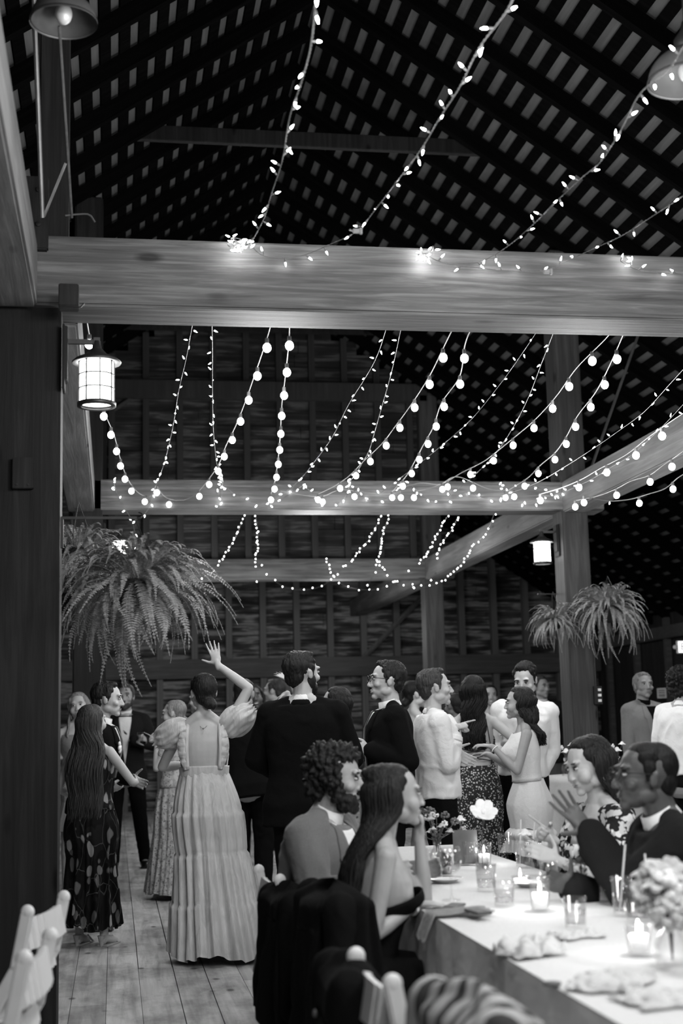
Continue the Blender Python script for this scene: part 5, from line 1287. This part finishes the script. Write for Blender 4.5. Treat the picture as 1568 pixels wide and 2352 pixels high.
B = person(1580, 1708, 4.85, -98, 'm', mm(SKD, HB), 'seated dark skinned man with glasses in a dark suit raising an open hand', sit=.98, lean=(14, 0), head=(0, 2, 0), lh=(1352, 1908, .0), lp='open', ldir=(.1, .65, .75), lpn=(-.8, -.2, .2), lelb=(-.5, -.2, -1), rh=(.12, .42, .80, 1), hair=dict(s='fade'), look={}, glasses=True, vox=.005, foot=(.12, .46, .085))
S4 = B; jacket(B, m_navy, None, front=None, vz=1.06, r=(.084, .074, .058), e=.034, amp=.008); trousers(B, m_suit); shoes(B, m_shoe)
# ================================================================ THE LONG TABLE
def thin_glass(name, tint=.97):
    m = bpy.data.materials.new(name); m.use_nodes = True; nt = m.node_tree; nt.nodes.clear()
    out = nt.nodes.new('ShaderNodeOutputMaterial'); mx = nt.nodes.new('ShaderNodeMixShader'); tr = nt.nodes.new('ShaderNodeBsdfTransparent'); gl = nt.nodes.new('ShaderNodeBsdfGlossy'); fr = nt.nodes.new('ShaderNodeLayerWeight'); mu = nt.nodes.new('ShaderNodeMath'); mu.operation = 'MULTIPLY_ADD'; mu.inputs[1].default_value = .45; mu.inputs[2].default_value = .03
    tr.inputs[0].default_value = g4(tint); gl.inputs['Roughness'].default_value = .05; fr.inputs[0].default_value = .25
    nt.links.new(fr.outputs[1], mu.inputs[0]); nt.links.new(mu.outputs[0], mx.inputs[0]); nt.links.new(tr.outputs[0], mx.inputs[1]); nt.links.new(gl.outputs[0], mx.inputs[2]); nt.links.new(mx.outputs[0], out.inputs[0]); return m
m_cloth = fabric('white_tablecloth', .54, wr=6, wstr=.3); m_napkin = fabric('linen_napkin', .50, wr=14, wstr=.5); m_gnap = fabric('grey_napkin', .33, wr=14)
m_resin = plain('white_resin', .62, .35, var=.04, spec=.5, bump=.03); m_glass = thin_glass('clear_glass'); m_wax = plain('white_wax', .8, .4, var=.03, bump=0)
m_flame = emit('candle_flame', 60.0); m_waxglow = emit('glowing_wax', .5, .8); m_china = plain('white_china', .72, .2, var=.02, bump=0, spec=.6); m_stem = leaf_mat('stem_green', .12); m_petal = plain('white_petal', .78, .6, var=.06, scale=60)
m_pinkp = plain('pale_petal', .5, .6, var=.1, scale=60); m_cola = plain('dark_drink', .01, .1, spec=.6); m_coat = fabric('black_coat', .006, wr=8, rough=1, sheen=0); m_card = plain('grey_card', .10, .8); m_water = thin_glass('water', .94)
TX0, TX1, TY0, TY1, TZ = 1.04, 1.80, 1.7, 7.2, .75
t = empty('banquet_table', ((TX0 + TX1) / 2, (TY0 + TY1) / 2, 0)); tag(t, 'long banquet table hidden under its white cloth', 'table')
bm = bmesh.new(); box(bm, (0, 0, .725), (TX1 - TX0 - .01, TY1 - TY0 - .01, .03)); obj('tabletop', bm, m_girt, t)
for sx in (-1, 1):
    for yy in (-2.5, -.9, .9, 2.5):
        bm = bmesh.new(); tube(bm, [(sx * .3, yy, .71), (sx * .31, yy, .0)], .014, 8); obj('leg', bm, m_steel, t)
# cloth: top plus folded drop all round
bm = bmesh.new(); rn = random.Random(2); cx, cy = t.location.x, t.location.y; hx, hy = (TX1 - TX0) / 2, (TY1 - TY0) / 2
per = []
def edge(n, a, b):
    for i in range(n): per.append(V(a).lerp(V(b), i / n))
edge(190, (-hx, -hy, 0), (-hx, hy, 0)); edge(30, (-hx, hy, 0), (hx, hy, 0)); edge(190, (hx, hy, 0), (hx, -hy, 0)); edge(30, (hx, -hy, 0), (-hx, -hy, 0))
rows = []; drop = .52; n = len(per)
for r_ in range(15):
    t_ = r_ / 14; row = []
    for i, p in enumerate(per):
        nr = V((-1 if p.x <= -hx + 1e-4 else 1 if p.x >= hx - 1e-4 else 0, -1 if p.y <= -hy + 1e-4 else 1 if p.y >= hy - 1e-4 else 0, 0)).normalized()
        f = i / n * 2 * math.pi
        w_ = .016 * t_ * (1 + .8 * math.sin(f * 40 + 2 * math.sin(f * 9))) + .03 * t_ * noise.noise(V((p.x * 3, p.y * 3, t_))) + .012 * t_
        row.append(bm.verts.new((p.x + nr.x * w_ + nr.x * .004, p.y + nr.y * w_ + nr.y * .004, .752 - (0 if r_ == 0 else .006) - drop * t_ + (.015 * noise.noise(V((p.x * 4, p.y * 4, 0))) if r_ == 14 else 0))))
    rows.append(row)
for a, b in zip(rows, rows[1:]):
    for i in range(n): bm.faces.new((a[i], a[(i + 1) % n], b[(i + 1) % n], b[i]))
g = []
for i in range(13):
    row = []
    for j in range(81):
        x = -hx + 2 * hx * i / 12; y = -hy + 2 * hy * j / 80; z = .752 + (.0035 * noise.noise(V((x * 7, y * 5, 0))) if 0 < i < 12 and 0 < j < 80 else 0)
        row.append(bm.verts.new((x, y, z)))
    g.append(row)
for i in range(12):
    for j in range(80): bm.faces.new((g[i][j], g[i + 1][j], g[i + 1][j + 1], g[i][j + 1]))
c = obj('tablecloth', bm, m_cloth, None, True, loc=(cx, cy, 0)); tag(c, 'white tablecloth spread over the long banquet table with a long drop', 'tablecloth')
TT = .757
def on(px, py, z=TT): p = PZ(px, py, z); return V((p.x, p.y, TT))
def lamp_in(parent, z, e): 
    o = lamp((0, 0, z), e, .012, 'candle_light'); o.parent = parent
def tumbler(px, py, label, r=.036, h=.10, fill=.0, straw=0, base=None):
    e = empty('drinking_glass', base or on(px, py)); tag(e, label, 'glass', 'glasses on the long table')
    bm = bmesh.new(); lathe(bm, [(r * .82, 0), (r * .86, .001), (r, h), (r * .94, h), (r * .82, .012), (.001, .010)], 24, cap=False); obj('glass_body', bm, m_glass, e, True)
    if fill: bm = bmesh.new(); lathe(bm, [(r * .8, .012), (r * .9, h * fill), (.001, h * fill)], 24); obj('drink', bm, m_cola if fill > .6 else m_water, e, True)
    if straw:
        bm = bmesh.new(); tube(bm, [(-.012, 0, .014), (.016 * straw, .004, h + .10)], .0032, 8); obj('straw', bm, m_china, e)
    return e
def wineglass(px, py, label):
    e = empty('wine_glass', on(px, py)); tag(e, label, 'wine glass')
    bm = bmesh.new(); lathe(bm, [(.034, 0), (.034, .002), (.006, .006), (.004, .02), (.004, .082), (.012, .09), (.034, .11), (.041, .135), (.036, .185), (.034, .185), (.039, .135), (.031, .112), (.004, .094)], 28, cap=False); obj('glass_body', bm, m_glass, e, True)
    bm = bmesh.new(); lathe(bm, [(.002, .096), (.028, .110), (.0375, .132), (.001, .132)], 24); obj('wine', bm, m_water, e, True)
def candle(px, py, label, h=.045, hold=.095, e_=1.0):
    e = empty('votive_candle', on(px, py)); tag(e, label, 'candle')
    bm = bmesh.new(); lathe(bm, [(.028, 0), (.030, .001), (.036, hold), (.034, hold), (.028, .006), (.001, .005)], 24, cap=False); obj('holder', bm, m_glass, e, True)
    bm = bmesh.new(); lathe(bm, [(.024, .007), (.0255, h), (.02, h - .004), (.001, h - .003)], 20); obj('wax', bm, m_waxglow, e, True)
    bm = bmesh.new(); tube(bm, [(0, 0, h - .004), (0, 0, h + .008)], .001, 5); obj('wick', bm, m_dark, e)
    bm = bmesh.new(); lathe(bm, [(.0008, h + .004), (.005, h + .012), (.0042, h + .022), (.0006, h + .038)], 10); obj('flame', bm, m_flame, e, True)
    lamp_in(e, h + .03, e_)
def flower_head(bm, c, r, kind, seed):
    rn = random.Random(seed)
    if kind == 'open':
        tl = Matrix.Rotation(R(48), 3, 'X')
        for i in range(7):
            a = i * 2 * math.pi / 7 + rn.uniform(-.2, .2); up = rn.uniform(.2, .7); d = tl @ V((math.cos(a), math.sin(a), up)).normalized(); s = tl @ V((-math.sin(a), math.cos(a), 0))
            q = c + d * r * .55; m = Matrix((s, d, s.cross(d))).transposed(); ell(bm, q, (r * .44, r * .55, r * .09), m, 10, 8)
        ell(bm, c + V((0, 0, r * .2)), (r * .2,) * 3, u=8, v=6)
    elif kind == 'rose':
        for ly in range(3):
            for i in range(6):
                a = i * math.pi / 3 + ly * .5; rr = r * (.28 + .24 * ly); q = c + V((math.cos(a) * rr, math.sin(a) * rr, r * (.25 - .16 * ly)))
                m = Euler((0, R(70 - ly * 22), a), 'XYZ').to_matrix(); ell(bm, q, (r * .42, r * .4, r * .07), m, 8, 6)
        ell(bm, c, (r * .45, r * .45, r * .4), u=10, v=8)
    else:
        for i in range(26):
            d = V((rn.gauss(0, 1), rn.gauss(0, 1), rn.gauss(0, 1))).normalized(); ell(bm, c + d * r * .72, (r * .3, r * .3, r * .24), u=7, v=5)
def stem_leaf(bm, p, d, L):
    s = d.cross(V((0, 0, 1)))
    if s.length < .01: s = V((1, 0, 0))
    s.normalize(); a = p + d * L * .5; vs = [bm.verts.new(q) for q in (p, a + s * L * .22, p + d * L, a - s * L * .22)]; bm.faces.new(vs)
def vase(px, py, label, flowers, r=.024, h=.11, name='bud_vase', base=None, where='vase'):
    b = base or on(px, py); e = empty(name, b); tag(e, label, 'vase')
    bm = bmesh.new(); lathe(bm, [(r, 0), (r * 1.1, .01), (r * 1.15, h * .45), (r * .55, h * .75), (r * .6, h), (r * .5, h), (r * .45, h * .75), (r, h * .4), (r * .9, .006)], 22, cap=False); obj('vase_body', bm, m_glass, e, True)
    for i, (dx, dy, z, rr, kind, mt) in enumerate(flowers):
        f = empty('cut_flower', b); tag(f, FL.pop(0) if FL else {'rose': 'cupped', 'puff': 'small fluffy', 'open': 'open petalled'}[kind] + {m_petal: ' white', m_pinkp: ' pale grey', m_stem: ' green'}[mt] + ' cut flower in the ' + where, 'flower', 'cut flowers in the ' + where)
        top = V((dx, dy, z)); bm = bmesh.new(); pts = spline([(0, 0, .01), (dx * .15, dy * .15, h), (dx * .6, dy * .6, (h + z) / 2), top], 14)[0]; tube(bm, pts, .0018, 5)
        for j in (6, 8, 10): stem_leaf(bm, pts[j], V((random.Random(i * 7 + j).uniform(-1, 1), random.Random(i * 5 + j).uniform(-1, 1), .5)).normalized(), .035)
        obj('stem', bm, m_stem, f)
        bm = bmesh.new(); flower_head(bm, top, rr, kind, i + int(px)); obj('blossom', bm, mt, f, True)
FL = ['tall open white blossom leaning above the middle of the long table']
vase(1108, 2000, 'slim glass vase holding the tall open white blossom', [(.012, 0, .235, .062, 'open', m_petal)])
FL = ['small round pale blossom beside the grey menu card']
vase(1060, 1965, 'small vase beside the grey menu card', [(0, 0, .17, .028, 'rose', m_petal), (.02, .02, .12, .02, 'puff', m_pinkp)], where='vase by the menu card')
fl = []
rn = random.Random(6)
for i in range(15): a = rn.uniform(0, 6.28); q = rn.uniform(.02, .09); fl.append((math.cos(a) * q, math.sin(a) * q, rn.uniform(.12, .25), rn.uniform(.012, .026), rn.choice(('puff', 'rose', 'puff')), rn.choice((m_petal, m_pinkp, m_stem))))
FL = []
vase(1005, 1985, 'vase crowded with small mixed flowers beyond the seated woman in black', fl, .032, .10, where='crowded mixed vase')
vase(1235, 1995, 'short vase with drooping white flower behind the middle candle', [(.03, -.02, .10, .034, 'rose', m_petal), (-.05, 0, .15, .03, 'rose', m_petal), (.05, .04, .09, .016, 'puff', m_petal)], where='short vase behind the middle candle')
vase(1340, 2065, 'glass bud vase with white rose beside the raised dark sleeve', [(.055, 0, .16, .032, 'rose', m_petal), (-.05, .02, .12, .018, 'puff', m_pinkp), (-.03, -.02, .16, .014, 'puff', m_petal), (.0, .03, .13, .014, 'puff', m_stem)], where='white rose bud vase')
fl = []
for i in range(22): a = rn.uniform(0, 6.28); q = rn.uniform(.0, .11); fl.append((math.cos(a) * q, math.sin(a) * q, rn.uniform(.12, .26) - q * .5, rn.uniform(.018, .05), rn.choice(('puff', 'rose', 'open')), rn.choice((m_petal, m_pinkp, m_pinkp))))
vase(1545, 2215, 'glass vase with the large loose bouquet at the frame edge of the table', fl, .04, .12, 'flower_vase', where='large bouquet at the frame edge')
wineglass(1037, 2068, 'stemmed wine glass with pale wine in front of the seated woman in black')
tumbler(1022, 2010, 'tumbler of dark drink standing on the plate', .032, .10, .85, base=on(1022, 2018) + V((0, 0, .006)))
tumbler(996, 2003, 'short tumbler between the mixed flowers and the dark drink'); tumbler(1117, 2045, 'clear tumbler behind the stemmed wine glass, nearest the crumpled napkin row', .04, .10, .4)
tumbler(1158, 2080, 'clear tumbler left of the brightest votive candle', .038, .085, .3); tumbler(1160, 1962, 'clear tumbler at the far side of the table beyond the candles')
tumbler(1200, 1990, 'tumbler with a tall straw standing upright before the white dress', .032, .10, .4, 0.1); tumbler(1228, 1985, 'tumbler with a straw beside the drooping white flower', .034, .09, .4, .6)
tumbler(1262, 2040, 'empty tumbler just beyond the brightest votive candle'); tumbler(1398, 2075, 'ribbed tumbler before the bud vase with white rose', .036, .09, .4)
tumbler(1432, 2100, 'tall tumbler holding a long slanted white straw', .038, .12, .4, 1.2); tumbler(1468, 2115, 'wide short glass next to the tall tumbler with straw', .045, .05, .5)
tumbler(1500, 2110, 'glass with a white straw beside the large bouquet', .036, .10, .4, -.9); tumbler(1080, 1985, 'small tumbler beside the far votive candle')
tumbler(1322, 2130, 'shadowed tumbler beside the crumpled napkin', .036, .09, .6)
candle(1112, 1985, 'lit votive candle far down the long table'); candle(1195, 2030, 'low tealight burning between glasses at mid table', .02, .03)
candle(1241, 2090, 'brightest votive candle in a clear glass at the middle of the table', .055, .11, 1.6); candle(1468, 2190, 'nearest votive candle, glowing before the large bouquet', .05, .075, 1.4)
def plate(px, py, label, r=.075):
    e = tag(obj('plate', lathe_bm([(.001, .004), (r * .6, .004), (r * .98, .014), (r, .016), (r * .6, .001), (.001, 0)]), m_china, None, True, loc=on(px, py)), label, 'plate'); return e
def lathe_bm(p):
    bm = bmesh.new(); lathe(bm, p, 32, cap=False); return bm
plate(1020, 2025, 'white side plate carrying the dark drink'); plate(1215, 2035, 'small saucer by the tealight', .06)
tag(obj('coaster', lathe_bm([(.001, 0), (.022, 0), (.022, .006), (.001, .006)]), m_card, None, True, loc=on(1268, 2262)), 'small grey round coaster near the cloth edge', 'coaster')
def napkin(px, py, label, s, h, mat, seed, rot=0.0, rel=None):
    bm = bmesh.new(); n = 34; rows = []
    for i in range(n):
        row = []
        for j in range(n):
            u, v = i / (n - 1) * 2 - 1, j / (n - 1) * 2 - 1; q = V((u * 1.7 + seed, v * 1.7, seed)); rr = max(abs(u), abs(v))
            z = max(0, h * (.55 * (1 - rr ** 2) + 1.1 * abs(noise.noise(q)) + .5 * noise.noise(q * 2.7) * (1 - rr * .5))) * (1 if rr < .98 else .2) + .002
            row.append(bm.verts.new((u * s * (1 + .3 * noise.noise(q * .8)) + .2 * s * noise.noise(q * 1.3 + V((5, 0, 0))), v * s * .8 * (1 + .3 * noise.noise(q * .9 + V((3, 3, 0)))), z)))
        rows.append(row)
    for a, b in zip(rows, rows[1:]):
        for j in range(n - 1): bm.faces.new((a[j], a[j + 1], b[j + 1], b[j]))
    bot = [[bm.verts.new((v.co.x, v.co.y, v.co.z - .0015)) for v in r_] for r_ in rows]
    for a, b in zip(bot, bot[1:]):
        for j in range(n - 1): bm.faces.new((a[j], b[j], b[j + 1], a[j + 1]))
    o = obj('napkin', bm, mat, None, True, loc=on(px, py) if rel is None else rel); o.rotation_euler = (0, 0, rot); tag(o, label, 'napkin'); return o
napkin(1212, 2190, 'big crumpled linen napkin heaped at the table edge', .085, .05, m_napkin, 3, .4)
napkin(1400, 2262, 'loose crumpled napkin before the nearest votive candle', .11, .03, m_napkin, 8, .9)
napkin(1330, 2150, 'flattened grey napkin beside the shadowed tumbler', .07, .02, m_napkin, 12, .2)
napkin(1520, 2300, 'spread napkin at the near corner of the table', .10, .02, m_napkin, 15, .2)
# napkin sliding over the edge, with dark phone-like case on it
bm = bmesh.new(); p0 = on(1085, 2100); rows = []
for i in range(20):
    t_ = i / 19; row = []
    for j in range(9):
        v = (j - 4) / 4 * .065; L = t_ * .30 - .17; x = L if L < 0 else L; 
        xw = p0.x + .06 - t_ * .27; zz_ = TT + .012 + .006 * math.sin(j * 1.7 + i * .4); over = TX0 - .012 - xw
        if over > 0: zz_ -= over * 1.2; xw = TX0 - .012 - over * .55
        row.append(bm.verts.new((xw - p0.x, v + .02 * math.sin(t_ * 3), zz_ - p0.z)))
    rows.append(row)
for a, b in zip(rows, rows[1:]):
    for j in range(8): bm.faces.new((a[j], a[j + 1], b[j + 1], b[j]))
r_ = bmesh.ops.solidify(bm, geom=list(bm.faces), thickness=.004)
tag(obj('napkin', bm, m_gnap, None, True, loc=p0), 'folded linen napkin sliding over the table edge by the wine glass', 'napkin')
for q, (px, py, lb) in enumerate(((1043, 2085, 'slim dark folder lying beside the wine glass base'), (1098, 2108, 'slim dark folder lying on the folded napkin'))):
    bm = bmesh.new(); box(bm, (0, 0, 0), (.11, .055, .009), bev=.003); o = obj('phone_case', bm, m_card, None, loc=on(px, py) + V((0, 0, .02 if q else .006))); o.rotation_euler = (0, 0, R(60 if not q else 100)); tag(o, lb, 'phone case')
e = empty('menu_card', on(1070, 1985)); tag(e, 'grey menu card standing upright among the far flowers', 'menu card')
bm = bmesh.new(); box(bm, (0, 0, .075), (.11, .004, .15), Euler((R(-8), 0, R(-8))).to_matrix()); obj('card', bm, m_card, e); bm = bmesh.new(); box(bm, (0, .012, .01), (.05, .03, .02)); obj('stand', bm, m_girt, e)
# drink in the far man's hand
W, E = DRINK_MAN.W[-1], DRINK_MAN.E[-1]; rw = DRINK_MAN.inv.inverted(); hd = V((-1, .15, .25)).normalized()
tumbler(0, 0, 'short drink held by the man facing the camera in an open white shirt', .033, .10, .5, base=rw @ (W + hd * .075 + V((0, .045, -.045))))
# ================================================================ CHAIRS
def chair_build(loc, rz, label, group=None):
    e = empty('folding_chair', loc, rz); tag(e, label, 'chair', group)
    H_ = .80; w_ = .40
    for s in (-1, 1):   # back posts run down to the front feet
        bm = bmesh.new(); pts = [(s * w_ / 2, -.24, H_), (s * w_ / 2, -.205, .62), (s * w_ / 2, -.10, .44), (s * w_ / 2, .20, .0)]
        for a, b in zip(pts, pts[1:]):
            d = V(b) - V(a); box(bm, (V(a) + V(b)) / 2, (.024, .042, d.length + .02), dirmat(d, V((1, 0, 0))) @ Matrix.Rotation(R(90), 3, 'Z'), bev=.006)
        ell(bm, (s * w_ / 2, -.24, H_), (.014, .024, .024)); obj('back_post', bm, m_resin, e, False)
        bm = bmesh.new(); a, b = V((s * (w_ / 2 - .03), .12, .45)), V((s * (w_ / 2 - .03), -.26, 0)); d = b - a; box(bm, (a + b) / 2, (.022, .036, d.length), dirmat(d, V((1, 0, 0))) @ Matrix.Rotation(R(90), 3, 'Z'), bev=.004); obj('leg', bm, m_resin, e)
    for z, y, h in ((.725, -.228, .10), (.60, -.195, .07)):
        bm = bmesh.new()
        nseg = 8
        for i in range(nseg):
            x0 = -w_ / 2 + w_ * i / nseg; x = x0 + w_ / nseg / 2; box(bm, (x, y - .02 * math.cos((x / (w_ / 2)) * math.pi / 2), z), (w_ / nseg + .003, .016, h), Euler((R(-10), 0, -.10 * math.sin(x / w_ * math.pi))).to_matrix())
        obj('back_rail', bm, m_resin, e)
    bm = bmesh.new(); box(bm, (0, .02, .45), (w_ - .03, .38, .03), bev=.012); obj('seat', bm, m_resin, e)
    bm = bmesh.new(); tube(bm, [(-w_ / 2, .13, .12), (w_ / 2, .13, .12)], .009, 8); tube(bm, [(-w_ / 2 + .03, -.17, .11), (w_ / 2 - .03, -.17, .11)], .009, 8); obj('stretcher', bm, m_resin, e)
    return e
def ch(px, py, d, deg, label, group='white folding chairs'):
    p = P(px, py, d); return chair_build((p.x, p.y, 0), -R(deg), label, group)
def at_back(X, Y, deg, label):   # backrest centre given
    a = -R(deg); off = Matrix.Rotation(a, 3, 'Z') @ V((0, -.22, 0)); return chair_build((X - off.x, Y - off.y, 0), a, label, 'white folding chairs')
pa_, pb_ = P(80, 2063, 4.72), P(70, 2160, 3.78)
at_back(pa_.x + .02, pa_.y, -75, 'white folding chair at the foot of the thick post, farther of the two')
at_back(pb_.x, pb_.y, -83, 'white folding chair at the foot of the thick post, nearer of the two')
at_back(.63, 5.62, 84, 'white folding chair under the curly haired man')
at_back(.74, 4.72, 86, 'white folding chair under the woman in the strapless dress')
at_back(.635, 3.38, 88, 'white folding chair with the buttoned coat slung behind it')
at_back(.715, 2.77, 84, 'white folding chair wrapped in the striped garment')
at_back(2.42, 5.75, -96, 'white folding chair under the woman in the floral dress')
at_back(2.42, 4.72, -92, 'white folding chair under the man raising his open hand')
def garment(name, c, rz, w, dp, z0, z1, mat, label, cat, seed, buttons=False, flare=.05):
    e = empty(name, (c[0], c[1], 0), rz); tag(e, label, cat); bm = bmesh.new(); rows = []; nr, ns = 46, 120
    for i in range(nr + 1):
        t = i / nr; row = []
        for s in range(ns):
            a = 2 * math.pi * s / ns; ca, sa = math.cos(a), math.sin(a); q = .55
            cap = min(1, (t / .07)) ** .5
            rx = (w + flare * t) * (.80 + .2 * cap) * cap if t < .07 else (w + flare * t); ry = (dp + flare * .6 * t) * cap
            fo = 1 + (.05 + .06 * t) * math.sin(a * 9 + seed + 2 * math.sin(t * 4 + a)) + .12 * noise.noise(V((ca * 2, sa * 2, t * 4 + seed)))
            z = z1 - (z1 - z0) * t + .02 * math.sin(a * 3 + seed) * t + (.018 * math.cos(a * 2) if t < .2 else 0)
            row.append(bm.verts.new((rx * fo * math.copysign(abs(ca) ** q, ca), ry * fo * math.copysign(abs(sa) ** q, sa), z)))
        rows.append(row)
    for a_, b_ in zip(rows, rows[1:]):
        for s in range(ns): bm.faces.new((a_[s], a_[(s + 1) % ns], b_[(s + 1) % ns], b_[s]))
    bm.faces.new(rows[0][::-1]); obj('cloth_body', bm, mat, e, True)
    if buttons:
        for z in buttons:
            bm = bmesh.new(); ell(bm, (.05, -dp * 1.12 - .02, z), (.010, .005, .010), u=10, v=8); obj('button', bm, m_steel, e, True)
    for s in (-1, 1):
        bm = bmesh.new(); cone(bm, (s * w * .92, -.03, z1 - .06), (s * (w + .02), -.05, z1 - .42), .055, .042); finish_remesh('sleeve', bm, .012, 2, mat, e, cloth_disp(.008))
    return e
garment('hanging_coat', (.66, 5.34), -R(84), .19, .085, .30, .79, m_coat, 'black coat hung on the chair behind the curly haired man', 'coat', 2)
garment('hanging_coat', (.73, 4.70), -R(86), .235, .10, .22, .86, m_coat, 'large black coat hung on the chair of the woman in the strapless dress', 'coat', 5)
garment('hanging_coat', (.61, 3.66), -R(92), .19, .075, .14, .79, m_coat, 'dark coat with pale buttons slung between two chairs', 'coat', 9, buttons=(.66, .50, .36))
def stripes():
    m, nt, bs = newmat('striped_knit'); bs.inputs['Roughness'].default_value = .9
    w_ = N(nt, 'ShaderNodeTexWave', Scale=5.5, Distortion=2.6, Detail=1.0, bands_direction='X'); w_.inputs['Detail Scale'].default_value = 1.0; nt.links.new(coord(nt, (1, 1, .55), (.3, .4, .2)), w_.inputs['Vector'])
    r = ramp(nt, [(.28, .02), (.4, .33)]); nt.links.new(w_.outputs[0], r.inputs[0]); nt.links.new(r.outputs[0], bs.inputs['Base Color'])
    n = N(nt, 'ShaderNodeTexNoise', Scale=300.0); nt.links.new(coord(nt), n.inputs['Vector']); addbump(nt, bs, n.outputs[0], .3, .005); return m
garment('striped_jacket', (.71, 2.76), -R(84), .20, .075, .25, .86, stripes(), 'striped knit jacket draped over the nearest chair back', 'jacket', 14)
# ================================================================ FAR TABLE WITH FLOWERS
c = P(1365, 1780, 11.4); e = empty('cocktail_table', (c.x, c.y, 0)); tag(e, 'round white clothed table behind the seated pair, by the lantern post', 'table')
bm = bmesh.new(); lathe(bm, [(.001, .0), (.40, .0), (.40, .025), (.001, .025)], 40); obj('tabletop', bm, m_girt, e, False, loc=(0, 0, .90)); bm = bmesh.new(); tube(bm, [(0, 0, 0), (0, 0, .9)], .03, 10); obj('pole', bm, m_iron, e); bm = bmesh.new(); lathe(bm, [(.001, 0), (.22, 0), (.2, .02), (.001, .03)], 30); obj('base', bm, m_iron, e)
bm = bmesh.new(); rows = []
for i in range(16):
    t_ = i / 15; rows.append([bm.verts.new(((.41 + .05 * max(0, t_ - .1) + .03 * t_ * math.sin(12 * a)) * math.cos(a), (.41 + .05 * max(0, t_ - .1) + .03 * t_ * math.sin(12 * a)) * math.sin(a), .93 - .75 * t_)) for a in [2 * math.pi * q / 96 for q in range(96)]])
for a_, b_ in zip(rows, rows[1:]):
    for s in range(96): bm.faces.new((a_[s], a_[(s + 1) % 96], b_[(s + 1) % 96], b_[s]))
bm.faces.new(rows[0][::-1]); tag(obj('tablecloth', bm, m_cloth, None, True, loc=e.location), 'white cloth on the round far table by the lantern post', 'tablecloth')
TT2 = .932
for dx, lb, s in ((-.27, 'glass vase of white roses on the far round table, beside the lantern post', 1), (.17, 'glass vase of white roses on the far round table, behind the dark haired seated woman', 2)):
    FL = []
    vase(0, 0, lb, [(.0, 0, .20, .04, 'rose', m_petal), (.05, .01, .25, .03, 'rose', m_petal), (-.05, 0, .23, .03, 'puff', m_petal)], .04, .15, 'flower_vase', base=V((c.x + dx, c.y - .1, TT2)), where='far table vase ' + ('nearer the lantern post' if s == 1 else 'nearer the grey blazer'))
for dx in (-.1, .3):
    e = empty('votive_candle', (c.x + dx, c.y - .2, TT2)); tag(e, 'lit votive on the far round table, ' + ('between the two vases' if dx < 0 else 'at its outer rim'), 'candle')
    bm = bmesh.new(); lathe(bm, [(.028, 0), (.036, .08), (.034, .08), (.027, .005)], 20, cap=False); obj('holder', bm, m_glass, e, True)
    bm = bmesh.new(); lathe(bm, [(.024, .007), (.0255, .05), (.001, .05)], 16); obj('wax', bm, m_waxglow, e, True); bm = bmesh.new(); lathe(bm, [(.001, .052), (.006, .06), (.001, .085)], 8); obj('flame', bm, m_flame, e, True)
